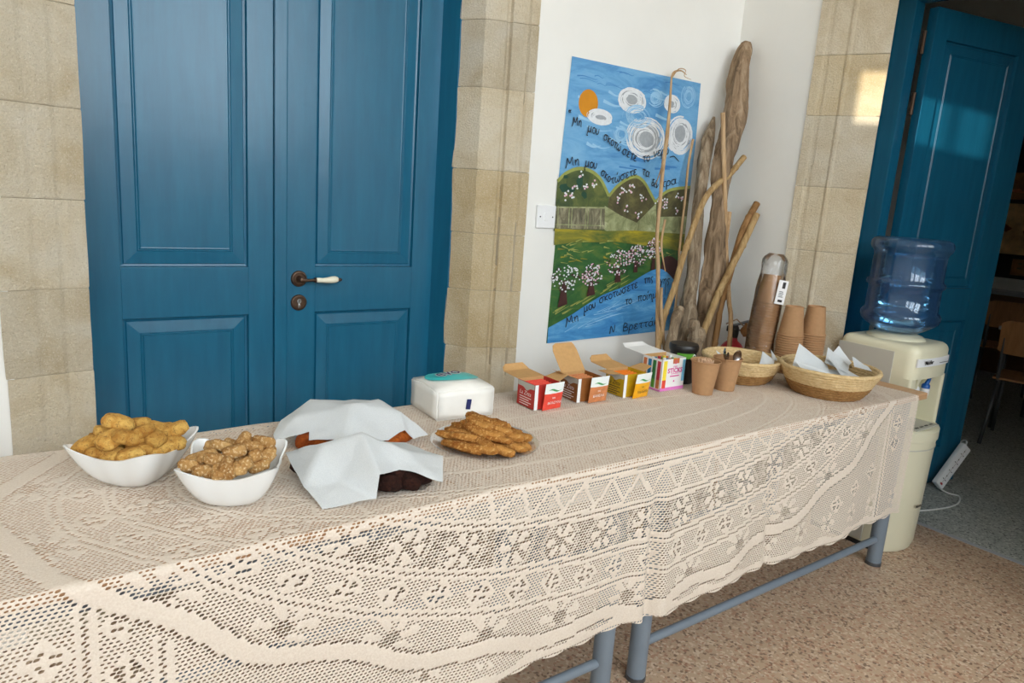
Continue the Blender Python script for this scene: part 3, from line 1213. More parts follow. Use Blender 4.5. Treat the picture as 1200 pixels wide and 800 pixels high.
def stroke(pts, w, w2=None):
    """ribbon quads along a polyline (x, z)"""
    pts = [Vector(p) for p in pts]
    out = []
    L, R = [], []
    n = len(pts)
    for i, p in enumerate(pts):
        t = (pts[min(i + 1, n - 1)] - pts[max(i - 1, 0)])
        if t.length < 1e-9:
            t = Vector((1, 0))
        t.normalize()
        nr = Vector((-t.y, t.x))
        ww = w if w2 is None else w + (w2 - w) * i / max(1, n - 1)
        L.append(p + nr * ww / 2)
        R.append(p - nr * ww / 2)
    for i in range(n - 1):
        out.append([tuple(L[i]), tuple(R[i]), tuple(R[i + 1]), tuple(L[i + 1])])
    return out


def curve(pts, k=5):
    """Catmull-Rom through 2-D points"""
    P = [Vector(p) for p in pts]
    if len(P) < 3:
        return P
    P = [P[0] * 2 - P[1]] + P + [P[-1] * 2 - P[-2]]
    out = []
    for i in range(1, len(P) - 2):
        for j in range(k):
            t = j / k
            a, b, c, d = P[i - 1], P[i], P[i + 1], P[i + 2]
            out.append(0.5 * ((2 * b) + (c - a) * t + (2 * a - 5 * b + 4 * c - d) * t * t + (3 * b - a - 3 * c + d) * t ** 3))
    out.append(P[-2])
    return out


# sheet itself, with a slight curl at its lower right corner
sheet = MB()
gx, gz = 12, 16
TL, TR, BR, BL = Vector((1.896, 1.958)), Vector((2.675, 1.966)), Vector((2.650, 0.808)), Vector((1.883, 0.792))
vs = []
for j in range(gz + 1):
    for i in range(gx + 1):
        a, b = i / gx, j / gz
        p = (TL * (1 - a) + TR * a) * (1 - b) + (BL * (1 - a) + BR * a) * b
        p.x += 0.016 * a * math.sin(b * math.pi)
        vs.append((p.x - PO.x, 0.0, p.y - PO.z))
sheet.add(vs, [(j * (gx + 1) + i, (j + 1) * (gx + 1) + i, (j + 1) * (gx + 1) + i + 1, j * (gx + 1) + i + 1) for j in range(gz) for i in range(gx)])
sheet.build('sheet', 'paint_green', ps)
flat('painted_sky', [[(1.896, 1.958), (1.874, 1.40), (2.686, 1.40), (2.687, 1.70), (2.675, 1.966)]], 'paint_sky')
rr = random.Random(4)
st = []
for k in range(16):
    x, z = rr.uniform(1.92, 2.45), rr.uniform(1.60, 1.94)
    L = rr.uniform(0.06, 0.16)
    st += stroke(curve([(x, z), (x + L / 2, z - 0.012), (x + L, z - 0.004)], 4), rr.uniform(0.006, 0.016), 0.002)
flat('brush_strokes', st, 'paint_sky_pale')
st = []
for k in range(12):
    x, z = rr.uniform(1.92, 2.5), rr.uniform(1.87, 1.94)
    L = rr.uniform(0.06, 0.14)
    st += stroke(curve([(x, z), (x + L * .3, z + .004), (x + L * .7, z - .002), (x + L * .8, z + .004)], 4), rr.uniform(0.002, 0.006), 0.001)
for k in range(8):
    x, z = rr.uniform(2.2, 2.5), rr.uniform(1.54, 1.60)
    st += stroke([(x, z), (x + 0.1, z + rr.uniform(-.006, .006))], rr.uniform(0.006, 0.014), 0.004)
flat('brush_strokes', st, 'paint_sky_deep')
flat('painted_sun', [blob(2.003, 1.792, 0.053, 0.055, 28)], 'paint_sun')
for k, (cx, cz, rx, rz, dense) in enumerate([(2.248, 1.838, .086, .050, 1), (2.073, 1.747, .074, .030, 1), (2.354, 1.690, .112, .080, .8), (2.575, 1.727, .086, .084, 1),
                                             (2.602, 1.900, .046, .050, .4), (2.387, 1.862, .056, .040, .4), (2.496, 1.852, .052, .036, .7), (2.202, 1.690, .046, .040, .3), (2.29, 1.775, .09, .05, .3)]):
    rr = random.Random(40 + k)
    if dense > 0.6:
        flat('painted_cloud', [blob(cx, cz, rx * .80, rz * .80, 22, .06, k)], 'paint_cloud_grey')
    st = []
    for j in range(int(10 + 16 * dense)):
        f = rr.uniform(0.45, 1.0) if dense > .6 else rr.uniform(0.3, 1.0)
        a0, a1 = rr.uniform(0, 6.28), rr.uniform(2.2, 5.5)
        ox, oz = rr.uniform(-.12, .12) * rx, rr.uniform(-.12, .12) * rz
        st += stroke([(cx + ox + rx * f * math.cos(a0 + a1 * i / 12), cz + oz + rz * f * math.sin(a0 + a1 * i / 12)) for i in range(13)], rr.uniform(.002, .0075) * (1 if dense > .6 else .6))
    flat('painted_cloud', st, 'paint_cloud' if dense > .6 else 'paint_sky_pale')
hills = [[(1.871, 1.475), (1.914, 1.511), (1.977, 1.534), (2.044, 1.530), (2.108, 1.498), (2.164, 1.432)],
         [(2.164, 1.432), (2.207, 1.476), (2.266, 1.512), (2.320, 1.525), (2.370, 1.506), (2.415, 1.463), (2.456, 1.422)],
         [(2.456, 1.422), (2.504, 1.461), (2.561, 1.485), (2.684, 1.503)]]
for k, hp in enumerate(hills):
    c = curve(hp, 5)
    flat('painted_hill', [[tuple(p) for p in c] + [(c[-1].x, 1.27), (c[0].x, 1.27)]], 'paint_hill' if k == 0 else 'paint_olive')
    flat('hill_outline', stroke([(p.x, p.y - 0.004) for p in c], 0.014), 'paint_hill_light')
flat('dark_foliage', [blob(1.991, 1.480, .018, .026, 10, .2, 1), blob(1.909, 1.448, .026, .016, 10, .3, 2), blob(1.912, 1.492, .014, .008, 8, .3, 3), blob(2.022, 1.425, .016, .014, 9, .3, 4), blob(1.952, 1.440, .016, .012, 9, .3, 5)], 'paint_dark_green')
rr = random.Random(12)
wd, pd_ = [], []
for k, (x, z) in enumerate([(2.076, 1.472), (2.020, 1.452), (1.958, 1.451), (1.924, 1.421), (2.242, 1.459), (2.295, 1.472), (2.289, 1.449), (2.219, 1.422), (2.362, 1.430), (2.281, 1.371), (2.359, 1.354), (2.607, 1.457), (2.519, 1.432), (2.524, 1.401), (2.604, 1.384), (2.636, 1.441), (2.472, 1.412), (1.992, 1.508), (1.953, 1.417)]):
    for j in range(6):
        (pd_ if (k + j) % 3 == 0 else wd).append(blob(x + rr.gauss(0, .009), z + rr.gauss(0, .009), .0055, .0045, 7))
flat('blossom_dots', wd, 'paint_cloud')
flat('blossom_dots', pd_, 'paint_pink')
flat('painted_slope', [[(2.144, 1.386), (2.243, 1.349), (2.350, 1.320), (2.335, 1.28), (2.255, 1.26), (2.157, 1.281)], [(2.350, 1.320), (2.462, 1.412), (2.472, 1.351), (2.684, 1.362), (2.684, 1.275), (2.335, 1.28)]], 'paint_slope')
flat('painted_wall', [[(1.876, 1.370), (2.145, 1.380), (2.156, 1.285), (1.877, 1.278)]], 'paint_wall')
st = []
for x in (1.885, 1.945, 1.960, 2.038, 2.052, 2.125):
    st += stroke([(x, 1.372), (x + 0.004, 1.285)], 0.005)
st += stroke([(1.878, 1.367), (2.145, 1.377)], 0.006) + stroke([(1.88, 1.297), (2.15, 1.30)], 0.004)
flat('wall_outline', st, 'paint_slope')
flat('painted_meadow', [[(1.877, 1.280), (2.162, 1.278), (2.336, 1.285), (2.684, 1.278), (2.686, 1.195), (2.536, 1.208), (2.240, 1.232), (1.995, 1.225), (1.878, 1.212)]], 'paint_yellow')
rr = random.Random(6)
st, st2 = [], []
for k in range(60):
    x, z = rr.uniform(1.90, 2.60), rr.uniform(1.12, 1.235)
    a = rr.uniform(-.4, .4)
    (st if k % 2 else st2).extend(stroke([(x, z), (x + .04 * math.cos(a), z + .04 * math.sin(a))], rr.uniform(.003, .010), .001))
for k in range(26):
    x = rr.uniform(1.90, 2.35)
    z = 0.90 + (x - 1.90) * 0.36 + rr.uniform(-.005, .03)
    st2.extend(stroke([(x, z), (x + .05, z + .022)], rr.uniform(.003, .008), .001))
flat('brush_strokes', st, 'paint_yellow')
flat('brush_strokes', st2, 'paint_hill_light')
lake = curve([(1.883, 0.861), (1.996, 0.907), (2.095, 0.956), (2.189, 0.997), (2.314, 1.032), (2.433, 1.085), (2.513, 1.111), (2.572, 1.101), (2.637, 1.060), (2.672, 1.02)], 4)
flat('painted_bridge', [[(2.541, 1.09), (2.543, 1.160), (2.575, 1.172), (2.610, 1.170), (2.657, 1.147), (2.676, 1.10), (2.672, 1.03), (2.60, 1.06)]], 'paint_trunk')
flat('painted_lake', [[tuple(p) for p in lake] + [(2.660, 0.87), (2.651, 0.809), (1.884, 0.793)]], 'paint_lake')
st = []
for k in range(18):
    x, z = rr.uniform(1.95, 2.35), rr.uniform(0.83, 0.88)
    z += max(0, (x - 2.0)) * 0.25
    st += stroke([(x, z), (x + rr.uniform(.06, .16), z + rr.uniform(.01, .045))], .003, .0008)
flat('brush_strokes', st, 'paint_sky_pale')
# trees
TREES = [((1.950, 1.060), (1.978, 0.960), (1.925, 0.946), (1.962, 1.071, .080, .056)), ((2.104, 1.060), (2.135, 0.998), (2.086, 0.990), (2.107, 1.085, .062, .050)),
         ((2.261, 1.115), (2.285, 1.052), (2.246, 1.049), (2.260, 1.140, .074, .056)), ((2.368, 1.150), (2.385, 1.095), (2.358, 1.095), (2.370, 1.172, .064, .050)),
         ((2.483, 1.16), (2.499, 1.108), (2.471, 1.105), (2.475, 1.205, .046, .048))]
for k, (tp, r_, l_, (cx, cz, rx, rz)) in enumerate(TREES):
    rr = random.Random(70 + k)
    flat('painted_trunk', [[(tp[0] - .008, tp[1]), l_, r_, (tp[0] + .010, tp[1])]], 'paint_trunk')
    dk, wh, pk = [], [], []
    for j in range(120):
        a, f = rr.uniform(0, 6.283), math.sqrt(rr.random())
        p = (cx + rx * f * math.cos(a), cz + rz * f * math.sin(a))
        sz = rr.uniform(.003, .0052)
        (dk if j % 3 == 0 else wh if (j % 3 == 1 or k == 0) else pk).append(blob(p[0], p[1], sz * 1.15, sz * .9, 6))
    flat('painted_twigs', dk, 'paint_trunk')
    if pk:
        flat('blossom_dots', pk, 'paint_pink')
    flat('blossom_dots', wh, 'paint_cloud')

# handwriting: each letter as brush strokes in a unit box (baseline 0, x-height 1)
def _o(cx=.3, cy=.48, rx=.28, ry=.48):
    return [(cx + rx * math.cos(a), cy + ry * math.sin(a)) for a in (1.3 + 2 * math.pi * i / 8 for i in range(9))]


AC = [(.38, 1.30), (.56, 1.72)]
G = {
    'Μ': ([[(-.1, -.15), (.12, .7), (.18, 1.5), (.5, .55), (.86, 1.55), (.9, .6), (1.02, .05)]], 1.2),
    'η': ([[(0, .95), (.1, .85), (.12, .05)], [(.12, .55), (.35, .98), (.52, .8), (.54, .1), (.56, -.15)]], .78),
    'μ': ([[(.1, 1.0), (.06, .2), (-.05, -.6), (.16, -.52)], [(.06, .25), (.28, .02), (.5, .3), (.56, 1.0)], [(.56, 1.0), (.56, .2), (.72, .05)]], .88),
    'ο': ([_o()], .70),
    'υ': ([[(0, .95), (.06, .3), (.26, .0), (.48, .3), (.5, .98)]], .68),
    'σ': ([_o(), [(.3, .97), (.85, 1.02)]], .90),
    'κ': ([[(.06, 1.0), (.06, 0)], [(.5, 1.0), (.08, .5), (.3, .25), (.58, 0)]], .70),
    'τ': ([[(0, .9), (.3, .98), (.66, .98)], [(.33, .97), (.3, .2), (.46, 0)]], .70),
    'ω': ([[(.15, .98), (0, .35), (.18, 0), (.38, .25), (.42, .6)], [(.42, .3), (.58, 0), (.82, .3), (.72, .98)]], .98),
    'ε': ([[(.52, .9), (.25, 1.0), (.06, .78), (.34, .54)], [(.34, .54), (.0, .3), (.2, 0), (.56, .12)]], .68),
    'ν': ([[(0, .98), (.22, .0), (.55, .98)]], .68),
    'ρ': ([[(.0, -.65), (.05, .5), (.26, .98), (.52, .7), (.46, .2), (.2, .02), (.05, .25)]], .70),
    'δ': ([[(.62, 1.5), (.2, 1.5), (.3, 1.1), (.56, .6), (.45, .06), (.12, .1), (.06, .5), (.3, .85), (.5, .7)]], .74),
    'α': ([_o(), [(.6, 1.0), (.54, .25), (.72, .0)]], .82),
    'ς': ([[(.52, .92), (.22, 1.0), (.05, .6), (.3, .25), (.36, -.1), (.14, -.3)]], .66),
    'γ': ([[(0, .98), (.3, .2), (.28, -.5), (.14, -.35), (.36, .3), (.6, 1.0)]], .70),
    'π': ([[(0, .9), (.4, 1.0), (.82, .96)], [(.22, .95), (.16, .0)], [(.58, .97), (.58, .2), (.74, 0)]], .90),
    'ι': ([[(.1, .98), (.1, .2), (.26, 0)]], .38),
    'Ν': ([[(.0, -.1), (.14, 1.35), (.62, .1), (.8, 1.5)]], .98),
    'Β': ([[(.05, -.05), (.08, 1.45), (.5, 1.35), (.46, .95), (.1, .78), (.6, .6), (.52, .08), (.02, .0)]], .80),
    '!': ([[(.16, 1.7), (.12, .45)], [(.1, .12), (.12, .0)]], .40),
    '.': ([[(.06, .1), (.1, .0)]], .30),
    '«': ([[(.2, 1.7), (0, 1.45), (.2, 1.2)], [(.45, 1.7), (.25, 1.45), (.45, 1.2)]], .60),
}
for a, b in (('ώ', 'ω'), ('έ', 'ε'), ('ό', 'ο'), ('ά', 'α'), ('ί', 'ι')):
    G[a] = (G[b][0] + [[(p[0] - (.22 if b == 'ι' else 0), p[1]) for p in AC]], G[b][1])
WORDS = [('«', 1.898, 1.715, 1.914, 1.716), ('Μη', 1.923, 1.696, 1.974, 1.698), ('μου', 2.006, 1.681, 2.072, 1.674), ('σκοτώ', 2.098, 1.660, 2.203, 1.617), ('σετε', 2.215, 1.611, 2.307, 1.583), ('το', 2.344, 1.586, 2.392, 1.597), ('νερό', 2.411, 1.614, 2.508, 1.637),
         ('Μη', 1.908, 1.529, 1.982, 1.546), ('μου', 2.009, 1.541, 2.077, 1.536), ('σκο', 2.102, 1.514, 2.158, 1.484), ('τώσετε', 2.166, 1.478, 2.320, 1.532), ('τα', 2.347, 1.534, 2.398, 1.523), ('δέν', 2.414, 1.490, 2.460, 1.478), ('τρα.', 2.482, 1.483, 2.599, 1.514),
         ('Μη', 1.981, 0.863, 2.054, 0.888), ('μου', 2.078, 0.920, 2.146, 0.942), ('σκοτώσετε', 2.165, 0.957, 2.400, 1.028), ('της', 2.435, 1.041, 2.499, 1.052), ('γης', 2.542, 1.039, 2.614, 1.040),
         ('το', 2.326, 0.946, 2.370, 0.952), ('ποίημα', 2.405, 0.959, 2.564, 0.977), ('!', 2.583, 0.965, 2.601, 0.968), ('Ν.', 2.247, 0.816, 2.294, 0.821), ('Βρεττάκος', 2.330, 0.821, 2.630, 0.847)]
LAYER[0] += 0.0003
for word, x0, z0, x1, z1 in WORDS:
    tot = sum(G[c][1] for c in word)
    d = Vector((x1 - x0, z1 - z0))
    k = d.length / tot
    xd = d.normalized()
    yd = Vector((-xd.y, xd.x)) * 0.6 + Vector((0, 1)) * 0.4
    xh = min(max(k, 0.020), 0.028) * (0.86 if word != '!' else 1.6)
    pos = 0.0
    st = []
    for c in word:
        for ln in G[c][0]:
            pp = [Vector((x0, z0)) + xd * (pos + p[0]) * k + yd * p[1] * xh for p in curve(ln, 4)]
            st += stroke(pp, 0.0046, 0.0034)
        pos += G[c][1]
    flat('handwriting', st, 'paint_black', LAYER[0])
flat('handwriting', stroke(curve([(2.515, 1.622), (2.544, 1.628), (2.580, 1.608)], 4), .0045, .003), 'paint_black', LAYER[0])

# ================================================================== driftwood and canes in the corner
def cat3(pts, k=4):
    P = [Vector(p) for p in pts]
    P = [P[0] * 2 - P[1]] + P + [P[-1] * 2 - P[-2]]
    out = []
    for i in range(1, len(P) - 2):
        for j in range(k):
            t = j / k
            a, b, c, d = P[i - 1], P[i], P[i + 1], P[i + 2]
            out.append(0.5 * ((2 * b) + (c - a) * t + (2 * a - 5 * b + 4 * c - d) * t * t + (3 * b - a - 3 * c + d) * t ** 3))
    out.append(P[-2])
    return out


def drift(name, pts, rads, mat, label, seed, gnarl=0.25, seg=18, cat='driftwood', k=6):
    base = Vector(pts[-1])
    P = cat3([Vector(p) - base for p in pts], k)
    rr = np.interp(np.linspace(0, 1, len(P)), np.linspace(0, 1, len(rads)), rads)
    mb = MB()
    mb.tube(P, list(rr), seg)
    out = []
    for i, v in enumerate(mb.v):
        ring = min(i // seg, len(P) - 1)
        c = P[ring]
        d = Vector(v) - c
        n = noise.noise(Vector(((i % seg) * .0 + d.x * 26 + seed, d.y * 26, v[2] * 5)))
        n2 = noise.noise(Vector((d.x * 60 + seed, d.y * 60, v[2] * 14)))
        out.append(tuple(c + d * (1 + gnarl * n + gnarl * .5 * n2)))
    mb.v = out
    return tag(mb.build(name, mat, None, 50, base), label, cat, 'driftwood and canes leaning in the corner')


def cane(name, pts, rad, mat, label, seed, step=0.17, cat='cane'):
    """bamboo: swollen rings at the nodes, cut ends"""
    base = Vector(pts[-1])
    P = cat3([Vector(p) - base for p in pts], 8)
    L = [0.0]
    for a, b in zip(P[:-1], P[1:]):
        L.append(L[-1] + (b - a).length)
    n = int(L[-1] / 0.008)
    s = np.linspace(0, L[-1], n)
    xyz = [np.interp(s, L, [p[i] for p in P]) for i in range(3)]
    rr = random.Random(seed)
    nodes = []
    q = rr.uniform(0.05, step)
    while q < L[-1]:
        nodes.append(q)
        q += step * rr.uniform(.75, 1.2)
    rad_l = []
    for v in s:
        d = min((abs(v - q) for q in nodes), default=9)
        rad_l.append(rad * (1 + 0.20 * math.exp(-(d / 0.006) ** 2) - 0.05 * math.exp(-((d - 0.016) / 0.006) ** 2)))
    mb = MB()
    mb.tube([Vector((xyz[0][i], xyz[1][i], xyz[2][i])) for i in range(n)], rad_l, 12)
    return tag(mb.build(name, mat, None, 50, base), label, cat, 'driftwood and canes leaning in the corner')


drift('driftwood_log', [(2.868, 2.222, 2.165), (2.858, 2.218, 2.12), (2.826, 2.204, 2.020), (2.792, 2.181, 1.834), (2.739, 2.160, 1.649), (2.701, 2.132, 1.417), (2.685, 2.110, 1.235), (2.673, 2.093, 1.095), (2.650, 2.077, 0.959), (2.656, 2.070, 0.816), (2.63, 2.02, 0.0)],
      [.024, .036, .042, .050, .046, .038, .040, .048, .048, .036, .032], 'driftwood', 'tallest weathered driftwood log in the corner, reaching well above the canes', 11, .5)
drift('driftwood_log', [(2.738, 2.250, 1.822), (2.692, 2.234, 1.711), (2.651, 2.207, 1.535), (2.627, 2.191, 1.430), (2.609, 2.160, 1.229), (2.592, 2.139, 1.090), (2.556, 2.118, 0.955), (2.538, 2.100, 0.835), (2.40, 2.02, 0.0)],
      [.006, .032, .034, .028, .030, .034, .040, .042, .036], 'driftwood_grey', 'shorter grey driftwood log with a pointed tip beside the painting', 23, .42)
drift('driftwood_stump', [(2.392, 2.021, 0.975), (2.372, 2.016, 0.945), (2.352, 2.008, 0.90), (2.342, 2.003, 0.861), (2.332, 2.0, 0.811), (2.31, 1.99, 0.5), (2.30, 1.98, 0.0)],
      [.016, .024, .026, .026, .028, .03, .03], 'driftwood_grey', 'short rounded grey driftwood piece behind the coffee tub', 37, .4)
drift('driftwood_knot', [(2.448, 2.005, 0.925), (2.462, 2.0, 0.905), (2.474, 1.997, 0.882), (2.491, 1.994, 0.859), (2.497, 1.992, 0.835), (2.500, 1.990, 0.809), (2.50, 1.99, 0.45), (2.50, 1.98, 0.0)],
      [.006, .020, .018, .036, .038, .026, .03, .03], 'driftwood_grey', 'knotty driftwood with a hooked tip behind the front straw basket', 51, .55, 20)
cane('bamboo_cane', [(2.838, 2.130, 1.650), (2.732, 2.122, 1.558), (2.659, 2.119, 1.518), (2.573, 2.112, 1.442), (2.499, 2.099, 1.305), (2.448, 2.088, 1.189), (2.398, 2.075, 1.055), (2.339, 2.063, 0.925), (2.309, 2.050, 0.794), (2.14, 1.99, 0.0)],
     .0135, 'bamboo', 'long bowed bamboo cane crossing in front of both driftwood logs', 3)
cane('bamboo_cane', [(2.854, 2.030, 1.395), (2.770, 2.023, 1.253), (2.695, 2.017, 1.142), (2.625, 2.011, 1.033), (2.558, 2.003, 0.898), (2.531, 2.000, 0.836), (2.20, 1.95, 0.0)],
     .0152, 'bamboo', 'thick straight bamboo cane leaning right in front of the tall log', 5, .24)
cane('bamboo_cane', [(2.885, 2.060, 1.445), (2.806, 2.055, 1.333), (2.765, 2.050, 1.223), (2.727, 2.044, 1.101), (2.686, 2.040, 0.952), (2.674, 2.036, 0.801), (2.56, 2.01, 0.0)],
     .0158, 'bamboo_orange', 'orange-brown bamboo cane just behind the thick straight one', 8, .2)
cane('driftwood_stick', [(2.660, 2.140, 1.827), (2.679, 2.122, 1.648), (2.703, 2.101, 1.442), (2.730, 2.080, 1.219), (2.712, 2.018, 1.010), (2.680, 1.958, 0.815), (2.64, 1.90, 0.0)],
     .0105, 'reed', 'slim upright stick in front of the tall driftwood log', 9, .3)
cane('driftwood_stick', [(2.768, 2.12, 1.395), (2.735, 2.095, 1.266), (2.722, 2.085, 1.119), (2.70, 2.05, 0.5), (2.68, 2.03, 0.0)],
     .012, 'reed', 'pale broken stick behind the slim upright stick', 10, .3)
cane('reed_stem', [(2.640, 2.275, 1.713), (2.613, 2.262, 1.589), (2.598, 2.245, 1.430), (2.577, 2.225, 1.203), (2.566, 2.205, 1.062), (2.50, 2.10, 0.0)],
     .0058, 'reed', 'thin dark reed along the right edge of the painting', 13, .2, 'reed')
rd = thing('dry_reed', (2.267, 1.93, 0.0), 'thin dry reed with curling tip leaning on the painting', 'reed', 'driftwood and canes leaning in the corner')
RB = Vector((2.267, 1.93, 0.0))


def rtube(name, pts, rads, mat='reed'):
    P = cat3([Vector(p) - RB for p in pts], 6)
    rl = np.interp(np.linspace(0, 1, len(P)), np.linspace(0, 1, len(rads)), rads)
    return MB().tube(P, list(rl), 9).build(name, mat, rd, 50)


rtube('stem', [(2.430, 2.255, 1.955), (2.420, 2.238, 1.835), (2.398, 2.214, 1.703), (2.369, 2.191, 1.570), (2.345, 2.164, 1.420), (2.321, 2.137, 1.269), (2.322, 2.113, 1.141), (2.312, 2.075, 0.926), (2.305, 2.050, 0.786), (2.267, 1.93, 0.004)],
      [.004, .006, .009, .009, .008, .008, .009, .009, .009, .009])
rtube('curled_tip', [(2.430, 2.255, 1.950), (2.438, 2.250, 1.975), (2.470, 2.24, 1.985), (2.502, 2.235, 1.972)], [.005, .005, .003, .0015])
rtube('curled_tip', [(2.432, 2.252, 1.955), (2.455, 2.24, 1.990), (2.492, 2.235, 1.990), (2.490, 2.235, 1.965), (2.535, 2.235, 1.957)], [.003, .002, .002, .0015, .001])
rtube('side_sprig', [(2.352, 2.13, 1.345), (2.330, 2.115, 1.237), (2.345, 2.09, 1.125)], [.005, .005, .002])
rtube('side_sprig', [(2.300, 2.06, 1.06), (2.304, 2.052, 0.96), (2.345, 2.045, 0.79)], [.006, .008, .007])
rtube('side_sprig', [(2.37, 2.19, 1.60), (2.362, 2.20, 1.54), (2.350, 2.205, 1.49)], [.003, .003, .001])

# fire extinguisher on its bracket
fe = thing('fire_extinguisher', (2.815, 2.04, 0.36), 'red fire extinguisher with black lever in the corner behind the canes', 'extinguisher')
MB().lathe([(0, 0), (.058, 0), (.066, .008), (.068, .02), (.068, .36), (.060, .395), (.040, .425), (.022, .44), (.018, .455), (.018, .47)], 32).build('cylinder', 'red_paint', fe, 40)
mb = MB()
mb.lathe([(.020, .455), (.022, .47), (.022, .50), (.014, .515), (0, .518)], 20)
mb.box((-.045, -.012, .485), (.005, .012, .512), bev=.004)
mb.build('valve', 'black_plastic', fe, 40)
MB().box((-.03, -.010, 0), (.10, .010, .007), Matrix.Translation((0, -.01, .515)) @ Matrix.Rotation(-.12, 4, 'Y'), bev=.002).build('lever', 'dark_metal', fe)
MB().box((-.03, -.010, 0), (.085, .010, .006), Matrix.Translation((0, -.01, .490)) @ Matrix.Rotation(.12, 4, 'Y'), bev=.002).build('lever', 'black_plastic', fe)
MB().box((.060, -.03, .15), (.104, .03, .20)).build('bracket', 'dark_metal', fe)
lf = MB()
vs = [(0, 0, 0)]
for i in range(20):
    a = 2 * math.pi * i / 20
    r_ = .033 * (1 + .55 * max(0, math.cos(a + .55)) ** 9)
    vs.append((r_ * math.cos(a), -.006 - .01 * math.sin(a * 2) ** 2, r_ * math.sin(a)))
lf.add(vs, [(0, 1 + i, 1 + (i + 1) % 20) for i in range(20)])
lf.add([(x, y + .003, z) for x, y, z in vs], [(0, 1 + (i + 1) % 20, 1 + i) for i in range(20)])
lf = lf.build('dry_leaf', 'dry_leaf', None, 80, (2.812, 1.985, 0.862))
tag(lf, 'round brown dry leaf hanging in front of the fire extinguisher lever', 'leaf')
MB().tube([(-.01, .0, .02), (-.05, .01, .05), (-.11, .02, .03)], .003, 8).build('leaf_stalk', 'driftwood', lf)


# ================================================================== kraft cups
CUP_H, CUP_R, CUP_B = 0.122, 0.052, 0.036
CUP_PROF = [(0.0, .006), (CUP_B - .003, .006), (CUP_B - .002, 0.0), (CUP_B, 0.0), (CUP_B + .0005, .008), (CUP_R - .002, CUP_H - .0058), (CUP_R + .0008, CUP_H - .0052),
            (CUP_R + .0026, CUP_H - .0026), (CUP_R + .001, CUP_H), (CUP_R - .002, CUP_H - .001), (CUP_R - .0035, CUP_H - .006), (CUP_B - .0015, .010), (0.0, .010)]
CUP = MB().lathe(CUP_PROF, 36).mesh('paper_cup', 'kraft', 50)
PITCH_C = 0.0098


ORD = ['first', 'second', 'third', 'fourth', 'fifth', 'sixth', 'seventh', 'eighth', 'ninth', 'tenth', 'eleventh', 'twelfth', 'thirteenth', 'fourteenth', 'fifteenth',
       'sixteenth', 'seventeenth', 'eighteenth', 'nineteenth', 'twentieth', 'twenty-first', 'twenty-second', 'twenty-third', 'twenty-fourth']
VIEW_R = Vector((math.cos(YAW), -math.sin(YAW)))
VIEW_D = Vector((math.sin(YAW), math.cos(YAW)))


def where(x, y, cx, cy, rad):
    """how a piece of a heap lies as seen from the room: left to right, front to back"""
    v = Vector((x - cx, y - cy))
    a, b = v.dot(VIEW_R) / rad, v.dot(VIEW_D) / rad
    s = 'far left' if a < -.6 else 'left' if a < -.2 else 'middle' if a < .2 else 'right' if a < .6 else 'far right'
    t = 'front' if b < -.3 else 'back' if b > .3 else 'centre'
    return s, t


def cup_stack(x, y, n, pitch, label_top, label, group, lean=(0, 0, 0), axis=None):
    for k in range(n):
        top = k == n - 1
        if axis is None:
            p = (x + RNG.uniform(-.0006, .0006), y + RNG.uniform(-.0006, .0006), ZT + CUP_H + k * pitch)
            rot = (math.pi, 0, RNG.uniform(0, 6))
        else:
            c = Vector((x, y, ZT)) + axis * (CUP_H + k * pitch) + Vector((0, 0, 0.004))
            p = tuple(c)
            rot = (-axis).to_track_quat('Z', 'Y').to_euler()
        o = inst(CUP, 'paper_cup', None, p, rot)
        tag(o, label_top if top else label % ORD[n - 1 - k], 'cup', group)


cup_stack(2.668, 1.655, 17, PITCH_C, 'brown paper cup on top of the left open stack, upside down', 'upturned brown paper cup, %s from the top of the left open stack', 'left stack of paper cups')
cup_stack(2.795, 1.632, 17, PITCH_C, 'brown paper cup on top of the right open stack, upside down', 'upturned brown paper cup, %s from the top of the right open stack', 'right stack of paper cups')
# wrapped stack, leaning a little
AX = Vector((0.085, 0.01, 1.0)).normalized()
cup_stack(2.615, 1.762, 24, 0.0118, 'topmost paper cup inside the clear plastic sleeve', 'paper cup inside the clear plastic sleeve, %s from the top', 'paper cups in the plastic sleeve', axis=AX)
slv = thing('plastic_sleeve', (2.615, 1.762, ZT), 'crinkled clear plastic sleeve round a tall stack of cups', 'plastic bag')
slv.rotation_euler = Vector((0, 0, 1)).rotation_difference(AX).to_euler()
mb = MB()
seg, rows = 40, 34
vs, fs = [], []
for j in range(rows + 1):
    h = 0.002 + 0.485 * j / rows
    rb = 0.059 if h < .34 else 0.059 - .008 * min(1, (h - .34) / .06)
    if h > .455:
        rb *= max(0.55, 1 - ((h - .455) / .045) ** 2)
    for i in range(seg):
        a = 2 * math.pi * i / seg
        r_ = rb * (1 + .10 * noise.noise(Vector((math.cos(a) * 2.2, math.sin(a) * 2.2, h * 9))) + .05 * noise.noise(Vector((math.cos(a) * 6, math.sin(a) * 6, h * 26))))
        vs.append((r_ * math.cos(a), r_ * math.sin(a), h))
for j in range(rows):
    for i in range(seg):
        i2 = (i + 1) % seg
        fs.append((j * seg + i, j * seg + i2, (j + 1) * seg + i2, (j + 1) * seg + i))
mb.add(vs, fs).build('sleeve', 'clear_sleeve', slv, 'all')
lab = MB().box((-.022, -.001, -.055), (.022, .001, .045), bev=.0005).build('label', 'card_white', slv)
lab.location = (-.012, -.0640, .335)
lab.rotation_euler = (0, .06, -.42)
mb = MB()
for k in range(9):
    mb.box((-.003 + .0016 * k, -.0022, .012), (-.003 + .0016 * k + (.0006 if k % 2 else .0010), -.0012, .038))
for k in range(4):
    mb.box((-.012, -.0022, -.004 - k * .007), (.006 + .003 * (k % 2), -.0012, -.0015 - k * .007))
mb.box((-.010, -.0022, -.046), (.010, -.0012, -.036))
